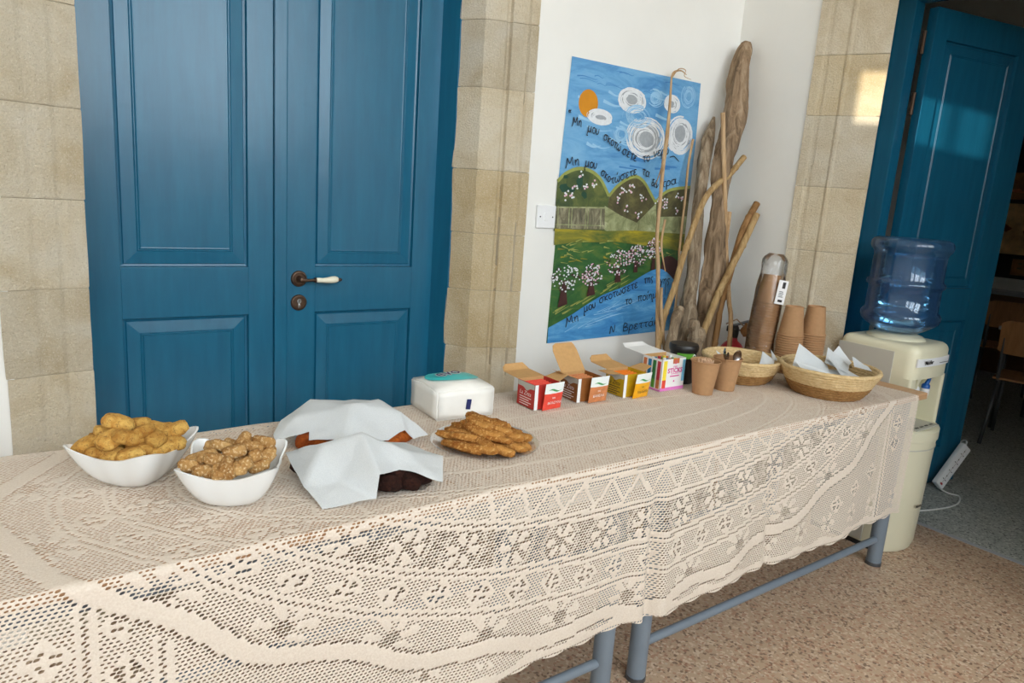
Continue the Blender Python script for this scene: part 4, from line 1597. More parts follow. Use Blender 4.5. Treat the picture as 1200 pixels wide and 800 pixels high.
mb.build('label_print', 'ink_dark', lab)

# two cups in use
c1 = tag(inst(CUP, 'paper_cup', None, (2.022, 1.565, ZT), (0, 0, .4)), 'brown paper cup filled with wooden stirrers', 'cup')
c2 = tag(inst(CUP, 'paper_cup', None, (2.150, 1.568, ZT), (0, 0, 1.4)), 'brown paper cup holding steel teaspoons', 'cup')
st_me = MB().box((-.003, -.0008, 0), (.003, .0008, .108), bev=.0006).mesh('wooden_stirrer', 'stirrer_wood')
rr = random.Random(21)
for k in range(34):
    r_, a = .036 * math.sqrt((k + .5) / 34), k * 2.399963
    x, y = r_ * math.cos(a), r_ * math.sin(a)
    o = inst(st_me, 'wooden_stirrer', None, (2.022 + x * .72, 1.565 + y * .72, ZT + .014 + rr.uniform(0, .005)), (-y * 2.2, x * 2.2, rr.uniform(0, 3.1)))
    tag(o, 'pale wooden stirrer standing in the paper cup', 'stirrer', 'wooden stirrers in the cup')
sp = MB()
sp.tube([(0, 0, 0), (0, 0, .06), (0.001, 0, .105)], [.0028, .0024, .0022], 8)
vs, fs = [], []
for j in range(9):
    t_ = j / 8
    w = .016 * math.sin(math.pi * min(.97, .06 + t_ * .9)) ** .7
    for i in range(7):
        s_ = (i / 6 - .5) * 2
        vs.append((w * s_, .006 * (1 - s_ * s_) * math.sin(math.pi * t_) + .0, .100 + t_ * .045))
for j in range(8):
    for i in range(6):
        fs.append((j * 7 + i, j * 7 + i + 1, (j + 1) * 7 + i + 1, (j + 1) * 7 + i))
sp.add(vs, fs)
sp.add([(x, y + .0012, z) for x, y, z in vs], [f[::-1] for f in fs])
sp = sp.mesh('teaspoon', 'chrome', 60)
for k, (dx, dy, tx, ty, rz) in enumerate([(-.014, -.006, .10, -.32, .3), (.004, .010, -.10, -.05, .9), (.012, -.010, .15, .16, -.5)]):
    o = inst(sp, 'teaspoon', None, (2.150 + dx * .4, 1.568 + dy * .4, ZT + .012), (tx, ty, rz))
    tag(o, 'steel teaspoon standing bowl-up in the paper cup', 'spoon', 'teaspoons in the cup')


# ================================================================== straw baskets
def basket(x, y, rb, rt, h, label, n=11):
    t = thing('straw_basket', (x, y, ZT), label, 'basket', 'straw baskets')
    for k in range(n):
        f = k / (n - 1)
        R_ = rb + (rt - rb) * (f ** .8)
        z = .007 + (h - .014) * f
        pts = []
        m = 150
        for i in range(m + 1):
            a = 2 * math.pi * i / m
            w = .0017 * math.sin(a * 61 + k * 2.1) + .0010 * math.sin(a * 17 + k)
            pts.append(((R_ + w) * math.cos(a), (R_ + w) * math.sin(a), z + .0008 * math.sin(a * 3 + k)))
        MB().tube(pts, .0072 * h / .095 * 1.0, 8, False).build('straw_coil', 'straw_brown' if f < .42 else 'straw_pale', t, 'all')
    MB().lathe([(0, .004), (rb, .004), (rb, .010), (0, .010)], 40).build('basket_base', 'straw_brown', t)
    return t


basket(2.345, 1.645, .098, .148, .098, 'straw basket with a few paper scraps, behind the cups of spoons')
basket(2.505, 1.375, .118, .172, .108, 'larger two-tone straw basket of white papers at the table end')


def sheet_patch(corners, n=10, amp=.006, seed=0, bulge=0.0):
    """bilinear sheet of paper between four corners with a soft crumple"""
    A, B, C, D = [Vector(c) for c in corners]
    vs, fs = [], []
    nr = (B - A).cross(D - A).normalized()
    for j in range(n + 1):
        for i in range(n + 1):
            a, b = i / n, j / n
            p = (A * (1 - a) + B * a) * (1 - b) + (D * (1 - a) + C * a) * b
            p = p + nr * (amp * noise.noise(p * 22 + Vector((seed, 0, 0))) + bulge * math.sin(math.pi * a) * math.sin(math.pi * b))
            vs.append(p)
    for j in range(n):
        for i in range(n):
            fs.append((j * (n + 1) + i, j * (n + 1) + i + 1, (j + 1) * (n + 1) + i + 1, (j + 1) * (n + 1) + i))
    return MB().add(vs, fs)


def loose_paper(name, c, corners, label, seed, group, bulge=0.01):
    o = sheet_patch([Vector(p) for p in corners], 10, .006, seed, bulge).build(name, 'baking_paper', None, 'all', c)
    return tag(o, label, 'paper', group)


B2 = (2.505, 1.375, ZT)
g2 = 'waxed papers in the front basket'
loose_paper('waxed_paper', B2, [(-.145, .065, .085), (-.085, .085, .178), (.02, .02, .10), (-.08, -.06, .07)], 'tall white paper corner at the left of the front basket', 1, g2)
loose_paper('waxed_paper', B2, [(-.155, .055, .130), (-.13, .02, .085), (-.05, -.09, .085), (-.10, .03, .112)], 'white paper folded over the left rim of the front basket', 2, g2)
loose_paper('waxed_paper', B2, [(-.06, -.09, .086), (.01, .02, .138), (.10, .0, .085), (.02, -.11, .088)], 'grey-shaded paper flap in the middle of the front basket', 3, g2)
loose_paper('waxed_paper', B2, [(.00, .02, .11), (.075, .06, .160), (.12, -.01, .095), (.03, -.06, .085)], 'upright pointed paper toward the back of the front basket', 4, g2)
loose_paper('waxed_paper', B2, [(.06, .06, .10), (.135, .05, .160), (.155, .00, .105), (.09, -.02, .09)], 'translucent paper corner at the right of the front basket', 5, g2)
loose_paper('waxed_paper', B2, [(.055, -.065, .112), (.085, -.035, .142), (.155, -.045, .112), (.115, -.105, .100)], 'rounded white paper scrap lying by the right rim of the front basket', 6, g2)
loose_paper('waxed_paper', B2, [(-.10, -.06, .075), (.0, -.10, .075), (.10, .02, .075), (-.04, .09, .075)], 'white paper lining the bottom of the front basket', 7, g2)
B1 = (2.345, 1.645, ZT)
g1 = 'paper scraps in the rear basket'
loose_paper('waxed_paper', B1, [(-.135, -.01, .090), (-.125, .035, .118), (-.04, -.01, .07), (-.08, -.06, .07)], 'white paper corner at the left rim of the rear basket', 8, g1)
loose_paper('waxed_paper', B1, [(-.03, -.10, .082), (.045, -.055, .122), (.085, -.085, .086), (.03, -.12, .078)], 'white paper triangle at the front of the rear basket', 9, g1)
loose_paper('waxed_paper', B1, [(.085, -.075, .088), (.115, -.045, .124), (.135, -.055, .098), (.11, -.09, .085)], 'small white paper corner at the right rim of the rear basket', 10, g1)

# coffee tub
ct = thing('coffee_tub', (2.075, 1.715, ZT), 'black lidded coffee tub with green band behind the sugar stick box', 'tub')
MB().lathe([(0, 0), (.044, 0), (.047, .004), (.050, .125), (0, .125)], 36).build('tub', 'black_plastic', ct, 40)
MB().lathe([(0, .148), (.052, .148), (.055, .144), (.056, .130), (.054, .122), (.048, .122)], 36).build('lid', 'black_plastic', ct, 40)
vs, fs = [], []
for i in range(13):
    a = math.radians(195 + 78 * i / 12)
    for z, r_ in ((.098, .0505), (.118, .0512)):
        vs.append((r_ * math.cos(a), r_ * math.sin(a), z))
fs = [(2 * i, 2 * i + 2, 2 * i + 3, 2 * i + 1) for i in range(12)]
MB().add(vs, fs).build('green_label', 'tub_green', ct)
def ring_on_tub(ang, z, R_, r0, r1, mat):
    vs, fs = [], []
    n_ = 18
    for i in range(n_):
        b = 2 * math.pi * i / n_
        for q in (r0, r1):
            a = math.radians(ang) + q * math.cos(b) / R_
            vs.append((R_ * math.cos(a), R_ * math.sin(a), z + q * math.sin(b)))
    fs = [(2 * i, 2 * i + 1, 2 * ((i + 1) % n_) + 1, 2 * ((i + 1) % n_)) for i in range(n_)]
    return MB().add(vs, fs).build('printed_ring', mat, ct)


ring_on_tub(272, .108, .0518, .005, .008, 'ink_white')
ring_on_tub(274, .084, .0515, .003, .006, 'ink_white')
ring_on_tub(274, .068, .0510, .003, .006, 'ink_white')


# ================================================================== tea boxes, sachets, stick box
def folded(parent, name, pts, mat, th=.0009):
    """flat card flap with real thickness from a planar outline"""
    P = [Vector(p) for p in pts]
    nr = (P[1] - P[0]).cross(P[2] - P[0]).normalized() * th / 2
    n_ = len(P)
    mb = MB()
    mb.add([p + nr for p in P] + [p - nr for p in P], [tuple(range(n_)), tuple(range(2 * n_ - 1, n_ - 1, -1))] + [(i, n_ + i, n_ + (i + 1) % n_, (i + 1) % n_) for i in range(n_)])
    return mb.build(name, mat, parent)


def card_box(root, w, d, h, side, front, notch=True):
    """open-topped box: four walls and a base of card; local origin at front-left bottom, front looks to -y"""
    th = .0012
    MB().box((0, 0, 0), (w, d, th)).build('box_base', 'card_white', root)
    MB().box((0, 0, 0), (th, d, h)).build('box_wall', side, root)
    MB().box((w - th, 0, 0), (w, d, h)).build('box_wall', side, root)
    MB().box((0, d - th, 0), (w, d, h)).build('box_wall', 'kraft_inside', root)
    MB().box((0, 0, 0), (w, th, h)).build('box_wall', front, root)


def tea_box(x, y, rz, label, side, sach, lid_ang, lflap, rflap, word, ink):
    t = thing('tea_box', (x, y, ZT), label, 'tea box', 'open boxes of tea sachets', rot=(0, 0, rz))
    w, d, h = .104, .090, .080
    card_box(t, w, d, h, side, side)
    MB().box((0, -.0006, 0), (.013, -.0001, h)).build('white_edge', 'card_white', t)
    # lid hinged at the back top edge, tuck flap beyond it
    ca, sa = math.cos(lid_ang), math.sin(lid_ang)
    y1, z1 = d + .082 * ca, h + .082 * sa
    folded(t, 'lid', [(0, d, h), (w, d, h), (w, y1, z1), (0, y1, z1)], 'kraft_inside')
    ta = lid_ang + (.75 if lid_ang < .5 else .25)
    y2, z2 = y1 + .026 * math.cos(ta), z1 + .026 * math.sin(ta)
    folded(t, 'tuck_flap', [(0, y1, z1), (w, y1, z1), (w - .006, (y1 + y2) / 2 + .006, (z1 + z2) / 2 + .006 * sa), (w - .016, y2, z2), (.016, y2, z2), (.006, (y1 + y2) / 2 + .006, (z1 + z2) / 2 + .006 * sa)], 'kraft_inside')
    if lflap is not None:
        folded(t, 'side_flap', [(0, .012, h), (0, d - .006, h), (-.052 * math.cos(lflap), d - .012, h + .052 * math.sin(lflap)), (-.052 * math.cos(lflap), .024, h + .052 * math.sin(lflap))], 'kraft_inside')
    if rflap is not None:
        folded(t, 'side_flap', [(w, .012, h), (w, d - .006, h), (w + .052 * math.cos(rflap), d - .014, h + .052 * math.sin(rflap)), (w + .052 * math.cos(rflap), .024, h + .052 * math.sin(rflap))], 'kraft_inside')
    # print on the left side: scalloped pale top strip, brand script, lines of copy
    vs = [(-.0006, d - .002, h - .001), (-.0006, .002, h - .001), (-.0006, .002, h - .016)]
    for i in range(11):
        yy = .006 + (d - .012) * i / 10
        vs.append((-.0006, yy, h - .017 - .010 * math.exp(-((i - 4.5) / 1.5) ** 2)))
    vs.append((-.0006, d - .002, h - .016))
    MB().add(vs, [tuple(range(len(vs)))]).build('printed_strip', 'grey_panel', t)
    text_part(word, .019, ink, t, (-.0008, d - .012, h - .036), FACE_LEFT, shear=.25)
    mb = MB()
    for k in range(4):
        mb.add([(-.0007, d - .014, h - .048 - k * .0075), (-.0007, .016 + .012 * (k % 2), h - .048 - k * .0075), (-.0007, .016 + .012 * (k % 2), h - .0505 - k * .0075), (-.0007, d - .014, h - .0505 - k * .0075)], [(0, 1, 2, 3)])
    mb.build('printed_lines', ink, t)
    return t


SA_W, SA_H = .080, .088


def sachet(x, y, rz, lean, mat, label, word, ink):
    t = thing('tea_sachet', (x, y, ZT), label, 'tea sachet', 'tea sachets leaning on their boxes', rot=(-lean, 0, rz))
    th = .004
    vs, fs = [], []
    m_ = 8
    for side in (-1, 1):
        for j in range(m_ + 1):
            for i in range(m_ + 1):
                a, b = i / m_, j / m_
                bl = th * (math.sin(math.pi * a) * math.sin(math.pi * b)) ** .5 * side + .0003 * side
                vs.append((a * SA_W, bl, b * SA_H))
    q = (m_ + 1) ** 2
    mi = []
    for s_ in (0, 1):
        for j in range(m_):
            for i in range(m_):
                f_ = [s_ * q + j * (m_ + 1) + i, s_ * q + j * (m_ + 1) + i + 1, s_ * q + (j + 1) * (m_ + 1) + i + 1, s_ * q + (j + 1) * (m_ + 1) + i]
                fs.append(tuple(f_ if s_ == 0 else f_[::-1]))
                mi.append(1 if j >= 5 else 0)
    mb = MB()
    mb.add(vs, fs)
    mb.mi = mi
    mb.build('sachet', [mat, 'sachet_white'], t, 'all')
    text_part(word, .0125, ink, t, (.012, -.0062, .024), FACE_FRONT)
    text_part('tea', .011, ink, t, (.030, -.0062, .042), FACE_FRONT)
    mb = MB()
    mb.add([(.012 + .056 * a, -.0050, .0675 + .004 * math.sin(a * 6)) for a in np.linspace(0, 1, 9)] + [(.012 + .056 * a, -.0050, .0640 + .004 * math.sin(a * 6 + .8)) for a in np.linspace(1, 0, 9)], [tuple(range(18))])
    mb.build('printed_leaf', 'ink_green', t)
    mb = MB()
    mb.lathe([(.0055, 0), (.0078, 0)], 16, c=(.062, -.0450, .0062), mat=Matrix.Rotation(math.pi / 2, 4, 'X'))
    mb.build('printed_badge', ink, t)
    return t


def fill_box(x, y, rz, mat, label, grp, n=5):
    me = MB().box((0, 0, 0), (SA_W, .005, .072), bev=.002).mesh('tea_sachet', [mat, 'sachet_white'])
    for p in me.polygons:
        p.material_index = 1 if p.center.x < .016 else 0
    for k in range(n):
        c, s_ = math.cos(rz), math.sin(rz)
        lx, ly = .010, .010 + k * .0145
        o = inst(me, 'tea_sachet', None, (x + lx * c - ly * s_, y + lx * s_ + ly * c, ZT + .0022), (-.10, 0, rz))
        tag(o, label, 'tea sachet', grp)


tea_box(1.316, 1.642, .0, 'open red tea box with flat lid, nearest the napkins', 'print_red', 'sachet_red', .05, None, .30, 'La Zitta', 'ink_white')
fill_box(1.316, 1.642, .0, 'sachet_red', 'red sachet packed inside the red tea box', 'sachets inside the red box')
sachet(1.338, 1.628, .10, -.12, 'sachet_red', 'red and white tea sachet leaning on the red tea box', 'ΦΡΑΟΥΛΑ', 'ink_white')
tea_box(1.500, 1.652, -.02, 'open brown tea box with raised lid, between the red and yellow ones', 'print_brown', 'sachet_brown', .85, .35, None, 'La Zitta', 'ink_white')
fill_box(1.500, 1.652, -.02, 'sachet_brown', 'brown sachet packed inside the brown tea box', 'sachets inside the brown box')
sachet(1.534, 1.634, .02, -.10, 'sachet_brown', 'brown and white tea sachet leaning on the brown tea box', 'ΚΑΝΕΛΑ', 'ink_white')
tea_box(1.692, 1.634, .0, 'open yellow tea box beside the stick box', 'print_yellow', 'sachet_yellow', .08, .05, .25, 'La Zitta', 'ink_dark')
fill_box(1.692, 1.634, .0, 'print_orange', 'orange sachet packed inside the yellow tea box', 'sachets inside the yellow box')
sachet(1.716, 1.612, .10, -.14, 'sachet_yellow', 'yellow and white tea sachet leaning on the yellow tea box', 'Χαμομήλι', 'ink_dark')

sb = thing('stick_box', (1.880, 1.640, ZT), 'white box of coloured sticks with pink lettering and open lid', 'box')
w, d, h = .124, .096, .116
card_box(sb, w, d, h, 'card_white', 'card_white')
folded(sb, 'lid', [(0, d, h), (w, d, h), (w, d + .095, h + .006), (0, d + .095, h + .006)], 'card_white')
folded(sb, 'tuck_flap', [(0, d + .095, h + .006), (w, d + .095, h + .006), (w - .010, d + .118, h + .016), (.010, d + .118, h + .016)], 'card_white')
MB().box((0, -.0008, 0), (w, -.0001, .012)).build('printed_band', 'band_pink', sb)
MB().box((-.0008, 0, 0), (-.0001, d, .006)).build('printed_band', 'band_pink', sb)
for k, m_ in enumerate(['stick_red', 'stick_green', 'stick_blue', 'stick_orange']):
    y0 = .006 + k * .0225
    MB().box((-.0009, y0, .040), (-.0001, y0 + .015, h - .008)).build('printed_stripe', m_, sb)
    MB().box((-.0009, y0, .008), (-.0001, y0 + .015, .040)).build('printed_stripe', ['stick_orange', 'tub_green', 'stick_sky', 'print_red'][k], sb)
MB().box((.008, -.0009, .040), (.026, -.0001, h - .006)).build('printed_stripe', 'stick_yellow', sb)
MB().box((.008, -.0009, .010), (.026, -.0001, .040)).build('printed_stripe', 'sachet_red', sb)
MB().box((w - .016, -.0009, .030), (w - .002, -.0001, h - .006)).build('printed_stripe', 'stick_sky', sb)
text_part('STICKS', .0245, 'ink_pink', sb, (.070, -.0012, .072), FACE_FRONT, align='CENTER', bold=.0006)
text_part('sugar', .011, 'ink_pink', sb, (.070, -.0012, .088), FACE_FRONT, align='CENTER')
mb = MB()
mb.box((.046, -.0010, .050), (.094, -.0004, .054)).box((.050, -.0010, .060), (.090, -.0004, .0615)).box((.066, -.0010, .030), (.072, -.0004, .036))
mb.build('printed_lines', 'ink_pink', sb)
MB().lathe([(.005, 0), (.007, 0)], 16, c=(.070, .103, .0012), mat=RY).build('printed_badge', 'ink_pink', sb)
MB().box((.056, -.0010, h - .018), (.088, .0018, h + .0005)).build('cut_out', 'stick_orange', sb)
stick_m = MB().box((0, 0, 0), (.010, .007, .104), bev=.001)
for k in range(24):
    m_ = ['stick_blue', 'stick_red', 'stick_green', 'stick_yellow', 'stick_orange', 'sachet_white'][k % 6]
    key = 'sugar_stick_' + m_
    if k < 6:
        MATS_ME = globals().setdefault('STICK_ME', {})
        MATS_ME[m_] = stick_m.mesh('sugar_stick', m_)
    o = inst(STICK_ME[m_], 'sugar_stick', None, (1.880 + .005 + (k % 8) * .0145, 1.640 + .008 + (k // 8) * .028, ZT + .002 + RNG.uniform(0, .006)), (RNG.uniform(-.03, .03), RNG.uniform(-.02, .02), 0))
    tag(o, {'stick_blue': 'blue', 'stick_red': 'red', 'stick_green': 'green', 'stick_yellow': 'yellow', 'stick_orange': 'orange', 'sachet_white': 'white'}[m_] + ' paper stick standing inside the open stick box', 'sugar stick', m_[m_.index('_') + 1:] + ' sticks in the stick box')

# ================================================================== napkin pack
nk = thing('napkin_pack', (1.085, 1.752, ZT), 'plastic-wrapped block of white napkins with a turquoise top label', 'napkin pack', rot=(0, 0, -.05))
bm = bmesh.new()
bmesh.ops.create_cube(bm, size=1)
for v in bm.verts:
    v.co = Vector((v.co.x * .190, v.co.y * .180, (v.co.z + .5) * .086))
bmesh.ops.bevel(bm, geom=bm.edges[:], offset=.004, segments=2, affect='EDGES')
bmesh.ops.subdivide_edges(bm, edges=bm.edges[:], cuts=4, use_grid_fill=True)
for v in bm.verts:
    p = v.co
    if p.z > .05:
        f_ = max(0, 1 - (p.x / .10) ** 2) * max(0, 1 - (p.y / .095) ** 2)
        p.z += .020 * f_
    nz = noise.noise(p * 30) * .0030 + noise.noise(p * 70) * .0012
    if p.z > .012:
        v.co = p + Vector((nz, nz, nz))
me = bpy.data.meshes.new('napkins')
bm.to_mesh(me)
bm.free()
me.materials.append(plain('napkin_white', (242, 240, 234), .38, .03, 20, .5))
me.polygons.foreach_set('use_smooth', [True] * len(me.polygons))
npk = inst(me, 'napkins', nk)


def on_top(x, y, lift=.0016):
    f_ = max(0, 1 - (x / .10) ** 2) * max(0, 1 - (y / .095) ** 2)
    return .086 + .020 * f_ + .0022 + lift


mb = MB()
vs = [(.006, .020, on_top(.006, .020))]
for j in (1, 2, 3):
    for i in range(28):
        a = 2 * math.pi * i / 28
        x, y = .006 + .086 * j / 3 * math.cos(a), .020 + .064 * j / 3 * math.sin(a)
        vs.append((x, y, on_top(x, y)))
fs = [(0, 1 + i, 1 + (i + 1) % 28) for i in range(28)]
for j in range(2):
    fs += [(1 + j * 28 + i, 1 + (j + 1) * 28 + i, 1 + (j + 1) * 28 + (i + 1) % 28, 1 + j * 28 + (i + 1) % 28) for i in range(28)]
mb.add(vs, fs).build('top_label', 'ink_teal', nk, 'all')
text_part('evo', .062, 'ink_white', nk, (-.012, .016, on_top(0, .016, .0030)), (0, 0, .25), align='CENTER', bold=.003)
text_part('evo', .062, 'ink_navy', nk, (-.012, .016, on_top(0, .016, .0038)), (0, 0, .25), align='CENTER', bold=.0006)
mb = MB()
for k in range(2):
    mb.add([(.040 + .012 * k, .052, on_top(.04, .052, .003)), (.043 + .012 * k, .052, on_top(.043, .052, .003)), (.056 + .012 * k, .002, on_top(.056, .002, .003)), (.053 + .012 * k, .002, on_top(.053, .002, .003))], [(0, 1, 2, 3)])
mb.build('printed_lines', 'sachet_white', nk)
MB().box((-.006, -.0935, .028), (.008, -.0905, .058), Matrix.Rotation(.12, 4, 'Y')).build('printed_mark', 'ink_navy', nk)

# ================================================================== white porcelain bowls
def bowl(x, y, rz, R_, h, label):
    """square bowl: rim pulled up and out to four points"""
    n_, m_ = 64, 14
    vs, fs = [], []
    def pt(a, f, inner):
        # superellipse that turns from a round foot to a square rim
        k = 2.0 - 0.0 * f
        c4 = abs(math.cos(2 * a)) if False else (math.cos(4 * a) * .5 + .5)
        sharp = c4 ** 2.2
        rim = R_ * (0.76 + 0.28 * sharp)
        r_ = .34 * R_ + (rim - .34 * R_) * f ** .80
        z = h * (f ** 1.35) * (0.80 + .22 * sharp * f)
        if inner:
            r_ -= .0045 if f > .02 else .0
            z += .005 * (1 - f)
        return (r_ * math.cos(a), r_ * math.sin(a), z)
    for inner in (False, True):
        for j in range(m_ + 1):
            f = j / m_
            for i in range(n_):
                vs.append(pt(2 * math.pi * i / n_, f, inner))
    q = (m_ + 1) * n_
    for s_ in (0, 1):
        for j in range(m_):
            for i in range(n_):
                a_, b_ = s_ * q + j * n_ + i, s_ * q + j * n_ + (i + 1) % n_
                f_ = (a_, b_, b_ + n_, a_ + n_)
                fs.append(f_ if s_ == 0 else f_[::-1])
    for i in range(n_):
        a_, b_ = m_ * n_ + i, m_ * n_ + (i + 1) % n_
        fs.append((a_, b_, b_ + q, a_ + q))
    fs.append(tuple(range(n_))[::-1])
    fs.append(tuple(q + i for i in range(n_)))
    o = MB().add(vs, fs).build('serving_bowl', 'porcelain', None, 50, (x, y, ZT))
    o.rotation_euler = (0, 0, rz)
    return tag(o, label, 'bowl', 'white porcelain bowls of biscuits')


bowl(0.209, 1.598, .06, .124, .094, 'white pointed porcelain bowl of golden biscuits, nearest the stone surround')
bowl(0.363, 1.412, .35, .121, .094, 'white pointed porcelain bowl of cut biscuits in front of the other bowl')


def lump(name, sx, sy, sz, mat, seed, power=2.6, flat_cut=False, ridges=0):
    bm = bmesh.new()
    bmesh.ops.create_icosphere(bm, subdivisions=3, radius=1)
    for v in bm.verts:
        p = v.co
        r_ = (abs(p.x) ** power + abs(p.y) ** power + abs(p.z) ** power) ** (-1 / power)
        p = p * r_
        n1 = noise.noise(p * 1.5 + Vector((seed, seed * .3, 0))) * .14 + noise.noise(p * 4 + Vector((seed, 0, 0))) * .06 + noise.noise(p * 9 + Vector((seed, 5, 0))) * .04
        if ridges:
            p = Vector((p.x, p.y, p.z * (1 + .26 * math.cos(p.y * ridges + .6 * math.sin(p.x * 3)))))
        p = p * (1 + n1)
        v.co = Vector((p.x * sx, p.y * sy, p.z * sz))
    me = bpy.data.meshes.new(name)
    bm.to_mesh(me)
    bm.free()
    me.materials.append(MATS[mat])
    me.polygons.foreach_set('use_smooth', [True] * len(me.polygons))
    return me


OV = [lump('biscuit', .0265, .0185, .0135, 'biscuit_gold', s, 2.8) for s in (1, 2, 3, 4)]
rr = random.Random(77)
pos1 = [(0.122, 1.596, 0.845), (0.138, 1.560, 0.838), (0.161, 1.540, 0.862), (0.179, 1.575, 0.884), (0.160, 1.536, 0.836), (0.189, 1.525, 0.866), (0.219, 1.584, 0.872), (0.192, 1.512, 0.840), (0.217, 1.530, 0.872), (0.214, 1.527, 0.848),
        (0.253, 1.572, 0.862), (0.239, 1.527, 0.858), (0.246, 1.518, 0.840), (0.287, 1.556, 0.860), (0.279, 1.532, 0.846), (0.190, 1.578, 0.862), (0.155, 1.611, 0.856), (0.270, 1.600, 0.852),
        (0.140, 1.625, 0.838), (0.180, 1.645, 0.846), (0.225, 1.640, 0.850), (0.262, 1.636, 0.842), (0.20, 1.60, 0.835), (0.245, 1.60, 0.835), (0.175, 1.60, 0.83)]
ang1 = [1.2, .6, .9, .25, .1, .7, .2, .3, .9, .1, .4, -.4, .9, .35, .9]
for k, p in enumerate(pos1):
    p = (0.209 + (p[0] - 0.209) * .95, 1.598 + (p[1] - 1.580) * .95, p[2] - (.008 if p[2] < .85 else 0))
    sc = rr.uniform(.92, 1.12) * (1.14 if k in (0, 2, 3) else 1.0)
    o = inst(OV[k % 4], 'biscuit', None, p, (rr.uniform(-.5, .5), rr.uniform(-.4, .4), ang1[k] - .6 if k < len(ang1) else rr.uniform(0, 3)), (sc, sc, sc))
    tag(o, 'large golden biscuit on top of the heap in the rear white bowl' if k == 3 else 'golden biscuit at the %s, %s, %s, in the rear white bowl' % (*where(p[0], p[1], .209, 1.598, .09), 'raised' if p[2] > .855 else 'low'), 'biscuit', 'biscuits in the rear bowl')
CUT = [lump('biscuit', .0215, .0120, .0115, 'biscuit_sesame', s, 4.5) for s in (11, 12, 13, 14)]
pos2 = [(0.305, 1.382, 0.858), (0.316, 1.358, 0.858), (0.341, 1.412, 0.866), (0.385, 1.412, 0.872), (0.425, 1.394, 0.866), (0.398, 1.382, 0.862), (0.355, 1.362, 0.866), (0.276, 1.396, 0.838), (0.293, 1.361, 0.838), (0.316, 1.335, 0.840),
        (0.331, 1.333, 0.850), (0.356, 1.325, 0.844), (0.371, 1.328, 0.848), (0.398, 1.335, 0.838), (0.419, 1.357, 0.846), (0.397, 1.355, 0.854), (0.291, 1.409, 0.845), (0.336, 1.328, 0.834), (0.31, 1.346, 0.834), (0.417, 1.415, 0.858),
        (0.33, 1.45, 0.85), (0.37, 1.45, 0.852), (0.40, 1.45, 0.85), (0.44, 1.43, 0.845), (0.36, 1.40, 0.845), (0.40, 1.40, 0.84), (0.32, 1.42, 0.842), (0.37, 1.37, 0.84)]
for k, p in enumerate(pos2):
    p = (0.363 + (p[0] - 0.363) * .95, 1.412 + (p[1] - 1.400) * .86, p[2])
    sc = rr.uniform(.9, 1.12)
    rz = [-.1, .25, -.6, .8, -.9, -.7, -.3, -.5, .1, 1.3, 1.0, 1.5, 1.2, .3, .6][k] if k < 15 else rr.uniform(0, 3)
    o = inst(CUT[k % 4], 'biscuit', None, p, (rr.uniform(-.7, .7), rr.uniform(-.5, .5), rz), (sc, sc, sc))
    tag(o, 'small cut biscuit on the very top of the front white bowl' if k == 3 else 'small cut biscuit at the %s, %s, %s, in the front white bowl' % (*where(p[0], p[1], .363, 1.412, .085), 'raised' if p[2] > .852 else 'low'), 'biscuit', 'biscuits in the front bowl')

# ================================================================== plate of ridged cookies
PX, PYY = 1.010, 1.455
pl = tag(MB().lathe([(0, .003), (.108, .003), (.118, .005), (.136, .013), (.142, .015), (.144, .013), (.138, .010), (.120, .002), (.110, 0), (0, 0)], 56).build('cookie_plate', 'clear_plastic', None, 50, (PX, PYY, ZT)),
         'round clear plastic plate under the ridged cookies', 'plate')
CK = [lump('ridged_cookie', .040, .0150, .0085, 'cookie_ridged', s, 3.4, ridges=11) for s in (21, 22, 23, 24)]
rr = random.Random(5)
lay = []
for k in range(13):
    a = 2 * math.pi * k / 13 + .2
    lay.append((.090 * math.cos(a), .084 * math.sin(a), .0135 + rr.uniform(0, .006), 0))
for k in range(9):
    a = 2 * math.pi * k / 9 + .5
    lay.append((.062 * math.cos(a), .058 * math.sin(a), .029 + rr.uniform(0, .006), 1))
for k in range(6):
    a = 2 * math.pi * k / 6 + .1
    lay.append((.032 * math.cos(a), .034 * math.sin(a), .044 + rr.uniform(0, .006), 2))
for dx, dy in ((-.016, .006), (.018, -.004), (0.0, .03)):
    lay.append((dx, dy, .058 + rr.uniform(0, .004), 3))
for k in range(5):
    lay.append((rr.uniform(-.03, .03), rr.uniform(-.03, .03), .015, 0))
for k, (dx, dy, dz, lv) in enumerate(lay):
    rz = -1.25 + rr.uniform(-.4, .4)
    tx = rr.uniform(-.25, .25)
    o = inst(CK[k % 4], 'ridged_cookie', None, (PX + dx, PYY + dy, ZT + dz), (tx, rr.uniform(-.12, .18), rz), (rr.uniform(1.0, 1.2),) * 3)
    tag(o, 'ridged golden cookie at the %s, %s of the ' % where(PX + dx, PYY + dy, PX, PYY, .085) + ['bottom layer', 'second layer', 'third layer', 'top layer'][lv] + ' on the clear plate', 'cookie', 'cookies layer %d on the clear plate' % (lv + 1))


